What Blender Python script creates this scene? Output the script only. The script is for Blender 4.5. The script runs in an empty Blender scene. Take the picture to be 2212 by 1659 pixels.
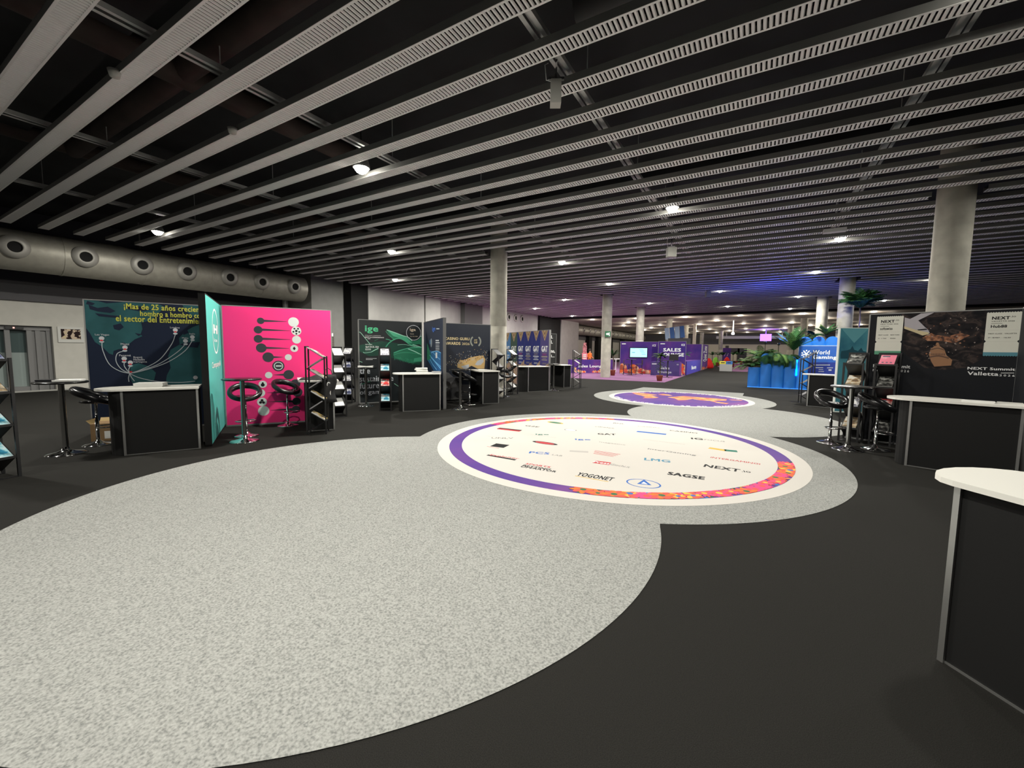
import bpy, math, random
from mathutils import Vector, Matrix
random.seed(7)
S = bpy.context.scene
COL = S.collection
PI = math.pi
# ---------------------------------------------------------------- camera
FPX, CXP, CYP, CAMH = 892.71, 1106.0, 829.5, 1.65
def _rx(a): return Matrix(((1, 0, 0), (0, math.cos(a), -math.sin(a)), (0, math.sin(a), math.cos(a))))
def _rz(a): return Matrix(((math.cos(a), -math.sin(a), 0), (math.sin(a), math.cos(a), 0), (0, 0, 1)))
RC = _rz(0.530530) @ _rx(-0.083100) @ Matrix(((1, 0, 0), (0, 0, 1), (0, -1, 0))) @ _rz(-0.0116402)
cam = bpy.data.cameras.new('camera'); co = bpy.data.objects.new('camera', cam); COL.objects.link(co)
cam.sensor_width = 36; cam.lens = FPX / 2212 * 36; cam.clip_end = 400; cam.clip_start = .02
m4 = Matrix.Identity(4)
for r in range(3):
    m4[r][0] = RC[r][0]; m4[r][1] = -RC[r][1]; m4[r][2] = -RC[r][2]
m4[2][3] = CAMH
co.matrix_world = m4; S.camera = co
# ---------------------------------------------------------------- world, exposure, lamps
w = bpy.data.worlds.new('world'); S.world = w; w.use_nodes = True
w.node_tree.nodes['Background'].inputs[0].default_value = (.75, .8, 1, 1)
w.node_tree.nodes['Background'].inputs[1].default_value = .02
S.view_settings.view_transform = 'Standard'; S.view_settings.look = 'None'
S.view_settings.exposure = 0.0; S.view_settings.gamma = 1; S.view_settings.use_curve_mapping = False
S.cycles.use_denoising = True
S.cycles.max_bounces = 6; S.cycles.diffuse_bounces = 4; S.cycles.glossy_bounces = 4
S.cycles.sample_clamp_indirect = 4
LAMP_W = 212
# hall downlights: x, y, relative power
LAMPS = [(2.0, 5.2, .6), (-6.68, 5.65, 1), (-15.75, 5.63, 1), (-11.3, 10.8, 1), (-1.9, 10.83, 1), (-6.68, 15.3, 1), (-15.7, 15.25, 1),
         (2.0, 15.4, 1), (-6.63, 21.1, 1), (-15.9, 21.25, 1), (2.0, 21.4, 1), (-11.3, 25.7, 1), (-1.9, 26.2, 1), (6.75, 26.25, 1),
         (2.04, 30.7, 1), (-6.7, 30.4, 1), (-1.97, 34.9, 1), (6.85, 34.7, 1), (2.1, 38.6, 1), (-11.3, 35.0, 1), (-15.8, 30.4, .8), (-15.8,38.5,.8),
         (-6.7, -4.5, 1), (-11.3, 0.6, .8), (-1.9, 0.9, .9), (6.75, 11.0, .5), (-15.75,-3.5,.8)]
def lamp(x, y, z, power, size=.3, col=(1, .965, .87), rot=None, name='lamp_light', parent=None, spread=PI):
    l = bpy.data.lights.new(name, 'AREA'); l.shape = 'DISK'; l.size = size; l.energy = power; l.color = col; l.spread = spread
    o = bpy.data.objects.new(name, l); COL.objects.link(o); o.location = (x, y, z)
    if rot: o.rotation_euler = rot
    if parent: o.parent = parent
    return o
# ---------------------------------------------------------------- helpers
def ray(x, y): return RC @ Vector(((x - CXP) / FPX, (y - CYP) / FPX, 1))
def at(x, y, z=0.0):
    r = ray(x, y); t = (z - CAMH) / r.z
    return Vector((r.x * t, r.y * t, z))
def crop(s, ox, oy): return lambda x, y: (ox + x / s, oy + y / s)
MATS = {}
def mat(name, col, rough=.6, metal=0, emit=0, noise=0, nscale=200, bump=0, spec=.5, coat=0):
    if name in MATS: return MATS[name]
    if any(k in name for k in ('ink', 'print', 'petal', 'leaf_', 'navy', 'teal_')) and not metal: rough = max(rough, .75); spec = .15
    m = bpy.data.materials.new(name); m.use_nodes = True; nt = m.node_tree; b = nt.nodes['Principled BSDF']
    c = tuple(col) + (1,)
    b.inputs['Base Color'].default_value = c; b.inputs['Roughness'].default_value = rough
    b.inputs['Metallic'].default_value = metal; b.inputs['Specular IOR Level'].default_value = spec
    if coat: b.inputs['Coat Weight'].default_value = coat
    if emit: b.inputs['Emission Color'].default_value = c; b.inputs['Emission Strength'].default_value = emit
    if noise or bump:
        tc = nt.nodes.new('ShaderNodeTexCoord'); n = nt.nodes.new('ShaderNodeTexNoise')
        n.inputs['Scale'].default_value = nscale; n.inputs['Detail'].default_value = 3
        nt.links.new(tc.outputs['Object'], n.inputs['Vector'])
        if noise:
            mr = nt.nodes.new('ShaderNodeMapRange'); mr.inputs[1].default_value = .3; mr.inputs[2].default_value = .7
            mr.inputs[3].default_value = 1 - noise; mr.inputs[4].default_value = 1 + noise
            nt.links.new(n.outputs[0], mr.inputs[0])
            mx = nt.nodes.new('ShaderNodeVectorMath'); mx.operation = 'SCALE'; mx.inputs[0].default_value = col
            nt.links.new(mr.outputs[0], mx.inputs['Scale']); nt.links.new(mx.outputs[0], b.inputs['Base Color'])
        if bump:
            bp = nt.nodes.new('ShaderNodeBump'); bp.inputs['Strength'].default_value = bump; bp.inputs['Distance'].default_value = .01
            nt.links.new(n.outputs[0], bp.inputs['Height']); nt.links.new(bp.outputs[0], b.inputs['Normal'])
    MATS[name] = m; return m
def ramp_mat(name, kind, scale, stops, rough=.5, stretch=(1, 1, 1), const=False, detail=4, dist=0):
    if name in MATS: return MATS[name]
    m = bpy.data.materials.new(name); m.use_nodes = True; nt = m.node_tree; b = nt.nodes['Principled BSDF']
    b.inputs['Roughness'].default_value = max(rough, .75); b.inputs['Specular IOR Level'].default_value = .15
    tc = nt.nodes.new('ShaderNodeTexCoord'); mp = nt.nodes.new('ShaderNodeMapping'); mp.inputs['Scale'].default_value = stretch
    nt.links.new(tc.outputs['Object'], mp.inputs[0])
    if kind == 'voronoi':
        n = nt.nodes.new('ShaderNodeTexVoronoi'); n.inputs['Scale'].default_value = scale; out = n.outputs['Color']
    else:
        n = nt.nodes.new('ShaderNodeTexNoise'); n.inputs['Scale'].default_value = scale; n.inputs['Detail'].default_value = detail
        n.inputs['Distortion'].default_value = dist; out = n.outputs[0]
    nt.links.new(mp.outputs[0], n.inputs['Vector'])
    cr = nt.nodes.new('ShaderNodeValToRGB'); cr.color_ramp.interpolation = 'CONSTANT' if const else 'LINEAR'
    el = cr.color_ramp.elements
    el[0].position = stops[0][0]; el[0].color = tuple(stops[0][1]) + (1,)
    el[1].position = stops[-1][0]; el[1].color = tuple(stops[-1][1]) + (1,)
    for p, c in stops[1:-1]:
        e = el.new(p); e.color = tuple(c) + (1,)
    nt.links.new(out, cr.inputs[0]); nt.links.new(cr.outputs[0], b.inputs['Base Color'])
    MATS[name] = m; return m

class MB:
    def __init__(s): s.v = []; s.f = []; s.m = []; s.sm = []
    def add(s, vs, fs, mi=0, smooth=False):
        k = len(s.v); s.v += [tuple(v) for v in vs]; s.f += [tuple(i + k for i in f) for f in fs]
        s.m += [mi] * len(fs); s.sm += [smooth] * len(fs); return s
    def box(s, x0, x1, y0, y1, z0, z1, mi=0, M=None):
        vs = [Vector((x, y, z)) for z in (z0, z1) for y in (y0, y1) for x in (x0, x1)]
        if M: vs = [M @ v for v in vs]
        return s.add(vs, [(0, 2, 3, 1), (4, 5, 7, 6), (0, 1, 5, 4), (2, 6, 7, 3), (0, 4, 6, 2), (1, 3, 7, 5)], mi)
    def prism(s, poly, z0, z1, mi=0, smooth=False):
        n = len(poly); vs = [(p[0], p[1], z0) for p in poly] + [(p[0], p[1], z1) for p in poly]
        s.add(vs, [tuple(range(n - 1, -1, -1)), tuple(range(n, 2 * n))], mi)
        return s.add(vs, [(i, (i + 1) % n, (i + 1) % n + n, i + n) for i in range(n)], mi, smooth)
    def poly(s, pts, mi=0): return s.add(pts, [tuple(range(len(pts)))], mi)
    def lathe(s, prof, n=24, mi=0, c=(0, 0), smooth=True, M=None):
        vs = []; k = len(prof)
        for i in range(n):
            a = 2 * PI * i / n
            for r, z in prof: vs.append(Vector((c[0] + r * math.cos(a), c[1] + r * math.sin(a), z)))
        if M: vs = [M @ v for v in vs]
        return s.add(vs, [(i * k + j, ((i + 1) % n) * k + j, ((i + 1) % n) * k + j + 1, i * k + j + 1) for i in range(n) for j in range(k - 1)], mi, smooth)
    def tube(s, path, r, n=8, mi=0, closed=False, flat=1.0, caps=True):
        P = [Vector(p) for p in path]; N = len(P); vs = []; up0 = Vector((0, 0, 1))
        rr = r if isinstance(r, (list, tuple)) else [r] * N
        for i, p in enumerate(P):
            a = P[(i - 1) % N] if closed or i > 0 else P[0]; b = P[(i + 1) % N] if closed or i < N - 1 else P[-1]
            t = (b - a).normalized(); u = up0 if abs(t.z) < .95 else Vector((1, 0, 0))
            x = t.cross(u).normalized(); y = x.cross(t).normalized()
            for j in range(n):
                q = 2 * PI * j / n; vs.append(p + x * (rr[i] * math.cos(q)) + y * (rr[i] * flat * math.sin(q)))
        fs = [(i * n + j, i * n + (j + 1) % n, ((i + 1) % N) * n + (j + 1) % n, ((i + 1) % N) * n + j) for i in range(N if closed else N - 1) for j in range(n)]
        s.add(vs, fs, mi, True)
        if not closed and caps: s.add([vs[j] for j in range(n)], [tuple(range(n))], mi); s.add([vs[(N - 1) * n + j] for j in range(n)], [tuple(range(n - 1, -1, -1))], mi)
        return s
    def build(s, name, mats, parent=None, label=None, loc=None, rz=0):
        me = bpy.data.meshes.new(name); me.from_pydata(s.v, [], s.f)
        for m in (mats if isinstance(mats, (list, tuple)) else [mats]): me.materials.append(m)
        me.polygons.foreach_set('material_index', s.m); me.polygons.foreach_set('use_smooth', s.sm); me.update()
        o = bpy.data.objects.new(name, me); COL.objects.link(o)
        if parent: o.parent = parent
        if loc is not None: o.location = loc; o.rotation_euler = (0, 0, rz)
        if label: o['label'] = label
        return o
def tag(o, label=None, cat=None, group=None, kind=None):
    for k, v in (('label', label), ('category', cat), ('group', group), ('kind', kind)):
        if v: o[k] = v
    return o
def thing(name, label, cat, loc=(0, 0, 0), rz=0, group=None):
    o = bpy.data.objects.new(name, None); COL.objects.link(o); o.location = loc; o.rotation_euler = (0, 0, rz); o.empty_display_size = .1
    return tag(o, label, cat, group)
def dup(root, loc, rz=0, label=None, group=None):
    r = root.copy(); COL.objects.link(r); r.location = loc; r.rotation_euler = (0, 0, rz)
    if label: r['label'] = label
    if group: r['group'] = group
    for ch in list(root.children):
        c = ch.copy(); COL.objects.link(c); c.parent = r
        for g in list(ch.children):
            d = g.copy(); COL.objects.link(d); d.parent = c
    return r
_tc = {}
def text_geo(txt, bold=.02, space=1.0, shear=0):
    k = (txt, bold, space, shear)
    if k in _tc: return _tc[k]
    cu = bpy.data.curves.new('t', 'FONT'); cu.body = txt; cu.offset = 0; cu.resolution_u = 2; cu.space_character = space * (1 + bold * 1.2); cu.shear = shear
    o = bpy.data.objects.new('t', cu); COL.objects.link(o); bpy.context.view_layer.update()
    me = bpy.data.meshes.new_from_object(o.evaluated_get(bpy.context.evaluated_depsgraph_get()))
    V = [tuple(v.co) for v in me.vertices]; F = [tuple(p.vertices) for p in me.polygons]
    bpy.data.objects.remove(o); bpy.data.curves.remove(cu); bpy.data.meshes.remove(me)
    if bold:   # heavier weight: the same outline struck four times with tiny shifts
        q = bold * .55; V0, F0 = V, F; V, F = [], []
        for dx, dy in ((-q, -q * .6), (q, -q * .6), (-q, q * .6), (q, q * .6)):
            k0 = len(V); V += [(v[0] + dx, v[1] + dy, k0 / len(V0) * .00012) for v in V0]; F += [tuple(i + k0 for i in f) for f in F0]
    xs = [v[0] for v in V]; ys = [v[1] for v in V]
    x0, x1, y0, y1 = min(xs), max(xs), min(ys), max(ys)
    V = [((v[0] - x0) / (x1 - x0), (v[1] - y0) / (y1 - y0), v[2]) for v in V]
    _tc[k] = (V, F, (x1 - x0) / (y1 - y0)); return _tc[k]

# ---------------------------------------------------------------- materials
carpet_dark = mat('dark_carpet', (.0162, .0157, .0142), .95, noise=.45, nscale=260, bump=.3, spec=.1)
carpet_light = ramp_mat('light_carpet', 'noise', 75, [(.3, (.15, .155, .15)), (.5, (.265, .27, .258)), (.7, (.345, .35, .335))], .95, detail=6)
vinyl = mat('white_vinyl', (.55, .525, .49), .85, spec=.12)
purple = ramp_mat('purple_print', 'noise', .7, [(.3, (.065, .033, .23)), (.55, (.11, .042, .23)), (.75, (.2, .055, .22))], .4)
chrome = mat('chrome', (.8, .8, .8), .08, 1)
alu = mat('aluminium', (.55, .55, .54), .35, .9)
black = mat('black_metal', (.008, .008, .009), .45)
blackp = mat('black_panel', (.010, .010, .010), .7, spec=.2, noise=.12, nscale=300)
leather = mat('black_leather', (.006, .006, .007), .28, spec=.5)
whitet = mat('white_laminate', (.72, .71, .66), .35)
paper = mat('paper_white', (.75, .75, .72), .6)
slatm = mat('slat_metal', (.93, .93, .91), .5, .0)
darkc = mat('dark_ceiling_void', (.018, .018, .02), .9, noise=.3, nscale=1.2)
rail = mat('galvanised_rail', (.6, .61, .6), .45, .2)
brownd = mat('brown_duct', (.05, .035, .03), .8, noise=.3, nscale=2)
concrete = mat('concrete', (.40, .385, .33), .85, noise=.18, nscale=3, bump=.05)
lens = mat('lamp_lens', (1, .95, .84), .3, emit=60)
darkfix = mat('fixture_grey', (.12, .12, .12), .5)
wall_light = mat('beige_wall', (.46, .45, .41), .85, noise=.04, nscale=4)
wall_dark = mat('slate_wall', (.095, .095, .10), .85, noise=.06, nscale=3)
wall_mid = mat('pale_concrete_wall', (.38, .375, .36), .8, noise=.06, nscale=2)
wall_black = mat('anthracite_wall', (.02, .02, .02), .9, spec=.1)
ductm = mat('duct_metal', (.36, .345, .295), .5, .35, noise=.1, nscale=5)
holem = mat('black_hole', (.003, .003, .003), .9)
white = mat('white_print', (.8, .8, .8), .5)
navy = mat('navy_print', (.010, .016, .035), .4)
teal_c = mat('teal_continent', (.022, .085, .095), .45, noise=.25, nscale=2)
teal = mat('teal_print', (.09, .47, .42), .5)
pink = mat('pink_print', (.80, .035, .19), .5)
charcoal = mat('charcoal_print', (.04, .04, .048), .5)
yellow = mat('yellow_print', (.46, .46, .07), .5)
pale = mat('pale_grey_print', (.55, .56, .55), .5)
silver = mat('silver_line', (.42, .47, .5), .5)
redp = mat('red_print', (.6, .03, .04), .5)
gold = mat('gold_print', (.62, .42, .18), .45)
ink = mat('black_ink', (.01, .01, .012), .5)
magenta_carpet = mat('magenta_carpet', (.20, .075, .19), .95, noise=.08, nscale=60)

# ================================================================ SETTING
floor = MB().prism([(-21.6, -8), (19, -8), (19, 88), (-21.6, 88)], -.1, 0).build('floor', carpet_dark); tag(floor, 'charcoal black carpet covering the whole hall floor', 'floor', kind='structure')
# ceiling void above the slats, then the smooth far ceiling
cv = MB().box(-21.6, 19, -8, 41, 6.1, 6.3)
for y in (2, 10.5, 19, 27.5, 36): cv.box(-21.6, 19, y, y + .45, 5.75, 6.1)
cv = cv.build('ceiling', darkc); tag(cv, 'dark concrete ceiling void above the slats', 'ceiling', kind='structure')
farc = MB().box(-21.6, 19, 41, 88, 4.98, 6.3)
farc = farc.build('ceiling', mat('far_ceiling', (.34, .30, .26), .6, noise=.05, nscale=.6)); tag(farc, 'smooth tan ceiling over the far half of the hall', 'ceiling', kind='structure')
tag(MB().box(-21.6, 19, 40.2, 41, 4.9, 5.05).build('trim_1', wall_black), 'dark beam where the slatted ceiling ends', 'beam', kind='structure')
def struct(name, mb, m, label=None):
    return tag(mb.build(name, m), label, None, kind='structure')
struct('wall_right', MB().box(19, 19.2, -8, 88, 0, 6.3), wall_dark, 'dark wall closing the hall on the right')
struct('wall_back', MB().box(-21.6, 19, -8.2, -8, 0, 6.3), wall_dark, 'dark wall behind the camera')
fw = MB().box(-21.6, 19, 88, 88.2, 0, 3.1, 1).box(-21.6, 19, 88, 88.2, 3.1, 6.3, 0)
tag(fw.build('wall_far', [wall_dark, mat('cream_wall', (.66, .62, .50), .8)]), 'far wall, cream below and grey above', None, kind='structure')
# left wall: beige lower part, slate upper part, with a recessed glazed door
lw = MB().box(-21.8, -21.5, -8, -1.5, 0, 3.1, 1).box(-21.8, -21.5, 4.45, 13, 0, 3.1, 1).box(-21.8, -21.5, -1.5, 4.45, 2.27, 3.1, 1)
lw.box(-21.8, -21.4, -8, 13, 3.1, 3.75, 0).box(-21.8, -21.45, -8, 13, 3.75, 6.2, 2)
lw.box(-22.2, -22.1, -1.5, 4.45, 0, 2.3, 3)
tag(lw.build('wall_left', [mat('slate_band', (.075, .073, .078), .85), wall_light, mat('slate_band_upper', (.045, .045, .055), .85), wall_dark]), 'left wall, beige below and slate grey above', None, kind='structure')
tag(MB().box(-21.5, -21.47, -8, 13, 0, .05).build('baseboard_left', mat('light_skirting', (.3, .3, .28), .5)), 'thin pale skirting line along the left wall', None, kind='structure')
# stepped wall sections further on
struct('wall_left_pier', MB().box(-21.7, -19.35, 13, 14.9, 0, 6.2), mat('pier_grey', (.25, .25, .24), .85, noise=.05, nscale=3), 'grey wall section beside the duct end')
struct('wall_left_dark', MB().box(-21.7, -18.75, 14.9, 16.0, 0, 6.2), wall_black, 'anthracite wall section behind the brochure racks')
s2 = MB().box(-21.7, -18.7, 16.0, 20.5, 0, 6.2).box(-21.7, -18.7, 20.62, 22.1, 0, 6.2).box(-21.7, -19.3, 20.5, 20.62, 0, 6.2)
struct('wall_left_panels', s2, wall_mid, 'tall pale concrete panels with a dark joint')
struct('wall_left_recess', MB().box(-21.7, -19.2, 22.1, 25, 0, 6.2), wall_mid, 'pale recessed wall behind the awards booth')
struct('wall_left_recess_dark', MB().box(-21.7, -18.8, 25, 27.3, 0, 6.2), mat('dim_wall', (.12, .12, .12), .85), 'dim grey wall section behind the awards booth')
struct('wall_left_vented', MB().box(-21.7, -18.9, 27.3, 37.2, 0, 6.2), wall_mid, 'pale concrete wall with three round vents')
struct('wall_left_dark_far', MB().box(-21.7, -18.7, 37.2, 42.3, 0, 6.2), wall_black, 'dark wall section behind the flag banners')
struct('wall_left_pillar_far', MB().box(-21.7, -18.6, 42.3, 47.5, 0, 6.2), wall_mid, 'pale wall pillar before the far duct')
lf = MB().box(-21.7, -20.9, 47.5, 88, 0, 3.1, 1).box(-21.7, -20.8, 47.5, 88, 3.1, 6.2, 0)
for y in (56, 60, 66, 73, 80): lf.box(-20.9, -20.3, y, y + 1.2, 0, 4.0, 2)
tag(lf.build('wall_left_far', [wall_dark, wall_light, wall_black]), 'far stretch of the left wall behind the lounge', None, kind='structure')
# door 1 : glazed grey door with side panels
d = thing('door_1', 'grey glazed double door with frosted lower panes in the left wall', None, (-21.75, 0, 0)); d['kind'] = 'structure'
fr = MB().box(-.2, .1, -1.5, 4.45, 2.12, 2.27)
for y in (-1.45, .7, 2.5, 3.43, 3.92, 4.12, 4.38): fr.box(-.2, .08, y - .05, y + .07, 0, 2.12)
fr.box(-.2, .03, 3.95, 4.38, 0, 2.12)
fr.box(-.2, .05, -1.45, 3.9, 0, .18); fr.box(-.2, .05, 1.55, 1.75, .18, 2.12)
fr.build('door_frame', mat('door_grey', (.16, .16, .16), .5), d)
MB().box(-.12, -.1, -1.4, 3.9, .18, 1.35).build('frosted_pane', mat('frosted_glass', (.24, .29, .28), .4), d)
MB().box(-.12, -.1, -1.4, 3.9, 1.35, 2.12).build('clear_pane', mat('clear_glass', (.07, .10, .10), .15), d)
tag(MB().box(-21.66, -21.58, 3.4, 3.8, 2.14, 2.23, 0).box(-21.58, -21.57, 3.56, 3.6, 2.17, 2.21, 1).build('door_sensor', [black, mat('sensor_red', (1, .3, .25), .4, emit=3)]), 'small black sensor with a red light above the glazed door', 'sensor')
nf = thing('framed_notice', 'small framed colour notice on the beige wall right of the door', 'notice', (-21.49, 4.9, 0), PI / 2)
MB().box(-.33, .33, -.03, 0, 1.72, 2.28).build('frame', mat('notice_frame', (.5, .5, .47), .5), nf)
MB().box(-.25, .25, -.036, -.03, 1.84, 2.2).build('picture', ramp_mat('notice_picture', 'noise', 5, [(.35, (.02, .01, .01)), (.5, (.5, .4, .3)), (.6, (.55, .5, .12)), (.7, (.03, .03, .05))], const=True), nf)
lv = thing('louvre_vent', 'brown louvred vent in the wall behind the pink booth', 'vent', (-19.33, 13.1, 0), PI / 2)
b = MB().box(0, 1.1, -.03, 0, .15, 2.4, 0)
b.build('frame', mat('vent_frame', (.10, .09, .075), .6), lv)
b = MB()
for i in range(24): b.box(.06, 1.04, -.06, -.03, .22 + i * .09, .27 + i * .09)
b.build('louvre', mat('vent_louvre', (.2, .18, .15), .6), lv)

# ---------------------------------------------------------------- columns
COLS = [(-8.05, 12.7, 'round concrete column behind the awards booth'), (3.5, 12.6, 'thick round concrete column rising behind the dark NEXT booth wall'),
        (-8.0, 25.1, 'round concrete column with a green exit sign'), (-7.9, 33.2, 'round concrete column behind the purple screen wall'),
        (3.5, 24.6, 'round concrete column behind the tall palm planter'), (3.4, 31.8, 'round concrete column washed in violet light behind the blue arches'),
        (-7.85, 45.4, 'round concrete column rising over the sales lounge sign'), (-7.8, 57, 'round column farther back over the lounge wall'),
        (-8.2, 79, 'distant round column beside the quiet zone wall'), (3.9, 49, 'distant round column behind the palm planter'),
        (3.6, 62, 'farthest round column on the right of the aisle'), (-4.9, 74, 'distant dark round column near the cream far wall')]
def col_mesh(h):
    b = MB(); b.lathe([(.3, 0), (.3, 2.46), (.297, 2.465), (.297, 2.475), (.3, 2.48), (.3, h)], 40); return b
cm = None
for x, y, lab in COLS:
    if cm is None: c = col_mesh(6.1).build('concrete_column', concrete); cm = c
    else: c = cm.copy(); COL.objects.link(c)
    c.location = (x, y, 0)
    if y > 41: c.scale.z = 4.99 / 6.1
    tag(c, lab, 'column', kind='structure')
tag(MB().lathe([(.19, 0), (.19, 4.98)], 24).build('white_column', mat('white_paint', (.75, .72, .62), .6), loc=(-6.6, 55.5, 0)), 'slim white round column beside the quiet zone wall', 'column', kind='structure')
sx = thing('exit_sign', 'green running man exit sign on the concrete column', 'sign', (-7.82, 24.75, 2.66), 31 * PI / 180)
MB().box(-.17, .17, -.05, -.02, -.17, .17).build('sign_board', mat('exit_green', (.02, .14, .06), .4), sx)
MB().add([(-.12, -.052, 0), (-.02, -.052, .09), (-.02, -.052, .03), (.06, -.052, .06), (.06, -.052, -.06), (-.02, -.052, -.03), (-.02, -.052, -.09)], [(0, 6, 5, 4, 3, 2, 1)]).add([(.07, -.052, -.12), (.12, -.052, -.12), (.1, -.052, .1), (.05, -.052, .1)], [(0, 1, 2, 3)]).build('arrow', mat('exit_white', (.8, .9, .8), .4, emit=.5), sx)

# ---------------------------------------------------------------- slatted ceiling
_sm = {}
def slat_mesh(L):
    k = round(L, 2)
    if k in _sm: return _sm[k]
    b = MB(); h = .095; wd = .225
    b.box(0, L, 0, .004, .004, h, 2).box(0, L, wd - .004, wd, .004, h, 2)
    b.box(0, L, 0, .026, 0, .004).box(0, L, wd - .026, wd, 0, .004)
    n = int(L / .0535)
    for i in range(n):
        x = i * .0535
        b.add([(x, .02, .012), (x, wd - .02, .012), (x + .009, .02, -.001), (x + .009, wd - .02, -.001), (x + .027, .02, -.001), (x + .027, wd - .02, -.001), (x + .036, .02, .012), (x + .036, wd - .02, .012)],
              [(0, 1, 3, 2), (2, 3, 5, 4), (4, 5, 7, 6)], 0)
    b.box(0, L, .004, wd - .004, .085, .09, 1)
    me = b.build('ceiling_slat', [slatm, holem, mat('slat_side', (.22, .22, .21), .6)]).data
    ob = [o for o in COL.objects if o.data == me][0]; bpy.data.objects.remove(ob)
    _sm[k] = me; return me
ny = 0
y = 3.66 - .7315 * 5
while y < 40.2:
    xs = [(-18.3 if y < 13 else -18.6, 18.9)]
    for cx_, cy_, _l in COLS:
        if cy_ < 41 and abs(y + .11 - cy_) < .45:
            out = []
            for a, b_ in xs:
                if a < cx_ < b_: out += [(a, cx_ - .42), (cx_ + .42, b_)]
                else: out.append((a, b_))
            xs = out
    for a, b_ in xs:
        o = bpy.data.objects.new('ceiling_slat', slat_mesh(b_ - a)); COL.objects.link(o); o.location = (a, y, 5.03)
        tag(o, 'long pale grey slotted metal slat of the hall ceiling', 'ceiling slat', 'slotted metal ceiling slats')
    y += .7315
for i, X in enumerate((-14.4, -10.4, -6.35, -2.4, 1.7, 5.8, 9.9, 14)):
    b = MB()
    b.box(0, .05, -4, 40.2, 5.235, 5.24).box(.11, .16, -4, 40.2, 5.235, 5.24).box(0, .005, -4, 40.2, 5.24, 5.30).box(.155, .16, -4, 40.2, 5.24, 5.30).box(.05, .11, -4, 40.2, 5.28, 5.285)
    for yy in range(-3, 40, 3): b.box(.075, .085, yy, yy + .01, 5.285, 6.1)
    tag(b.build('ceiling_rail', rail, loc=(X, 0, 0)), 'long galvanised channel crossing above the ceiling slats', 'ceiling rail', 'galvanised rails above the slats')
for pts, r, lab in (([(-12.5, -2, 5.75), (-12.5, 14, 5.75)], .16, 'brown pipe above the slats beside the left duct'),
                    ([(-7.6, -1, 5.7), (-7.6, 6.2, 5.7)], .2, 'thick brown pipe above the slats over the left booths'),
                    ([(-12.5, 3.1, 5.7), (-4, 3.1, 5.7)], .16, 'brown pipe running along the slats'),
                    ([(-2, 4.9, 5.65), (16, 4.9, 5.65)], .25, 'wide grey duct running above the slats')):
    tag(MB().tube(pts, r, 14).build('ceiling_pipe', brownd if 'brown' in lab else mat('grey_duct', (.06, .06, .062), .7)), lab, 'pipe')

# downlights
proto = None
for i, (x, y, p) in enumerate(LAMPS):
    y = 3.66 + .7315 * (math.floor((y - 3.66) / .7315) + .655)
    if proto is None:
        t = thing('downlight', 'x', 'ceiling light', (x, y, 5.07)); proto = t
        MB().lathe([(.0, 1.03), (.015, 1.03), (.015, .38), (.08, .38), (.1, .28), (.155, .05), (.16, 0), (.14, .0), (.135, .03)], 28).build('housing', darkfix, t)
        MB().lathe([(0, -.1), (.05, -.093), (.09, -.07), (.118, -.035), (.13, .01)], 28).build('lens', lens, t)
    else: t = dup(proto, (x, y, 5.07))
    t['label'] = 'round warm white downlight set between the ceiling slats'; t['group'] = 'warm downlights in the slatted ceiling'
    lamp(0, 0, -.11, LAMP_W * p, .26, parent=t)
# lights of the smooth far ceiling
fl = []
for iy in range(7):
    for ix in range(6):
        fl.append((-15.5 + ix * 4.7 + (2.3 if iy % 2 else 0), 43.5 + iy * 6.2))
prf = None
for i, (x, y) in enumerate(fl):
    if prf is None:
        prf = t = thing('recessed_light', 'x', 'ceiling light', (x, y, 4.98))
        MB().lathe([(.26, 0), (.26, -.02), (.2, -.02)], 20).build('trim_ring', white, t)
        MB().lathe([(0, -.012), (.2, -.012)], 20).build('lens', mat('far_lens', (1, .93, .8), .3, emit=14), t)
    else: t = dup(prf, (x, y, 4.98))
    t['label'] = 'small round recessed light in the smooth far ceiling'; t['group'] = 'recessed lights in the far ceiling'
    if i % 2 == 0:
        pl = bpy.data.lights.new('lamp_light', 'POINT'); pl.energy = 60; pl.color = (1, .9, .75); pl.shadow_soft_size = .15
        po = bpy.data.objects.new('lamp_light', pl); COL.objects.link(po); po.parent = t; po.location = (0, 0, -.4)

# speakers / projectors hung from the rails
def hung(name, x, y, zt, zb, w_, dth, lab, mt):
    t = thing(name, lab, 'speaker', (x, y, 0), .5)
    MB().prism([(-w_ / 2, -dth / 2), (w_ / 2, -dth / 2), (w_ / 2, dth / 2), (-w_ / 2, dth / 2)], zb, zt).build('cabinet', mt, t)
    MB().box(-w_ / 2 + .01, w_ / 2 - .01, -dth / 2 - .004, -dth / 2, zb + .02, zt - .02).build('grille', mt, t)
    MB().box(-.012, .012, -.012, .012, zt, 5.24).box(-.1, .1, -.02, .02, zt + .02, zt + .05).build('bracket', chrome, t)
    MB().tube([(-.1, 0, 5.2), (-.14, 0, zt + .2), (-.12, 0, zt + .02), (-.03, 0, zt)], .006, 6).build('cable', white, t)
spk = mat('speaker_white', (.5, .5, .46), .5)
hung('hanging_speaker', -2.32, 4.95, 4.98, 4.7, .13, .13, 'white box speaker hanging from the near ceiling rail', spk)
hung('hanging_speaker', -2.4, 13.7, 4.83, 4.55, .26, .2, 'square white speaker hanging farther along the same rail', spk)
hung('hanging_speaker', -2.35, 24.5, 4.85, 4.55, .24, .2, 'grey box speaker beside a downlight far down the hall', darkfix)
for p, lab in (((502, 277), 'small white sprinkler head on the fourth slat'), ((247, 152), 'pale round detector beside the second slat')):
    P = at(*p, 5.05)
    tag(MB().lathe([(0, -.08), (.05, -.08), (.07, 0), (.0, 0)], 16).build('sprinkler_head', spk, loc=P), lab, 'sprinkler')
P = at(1803, 497, 5.0)
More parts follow.
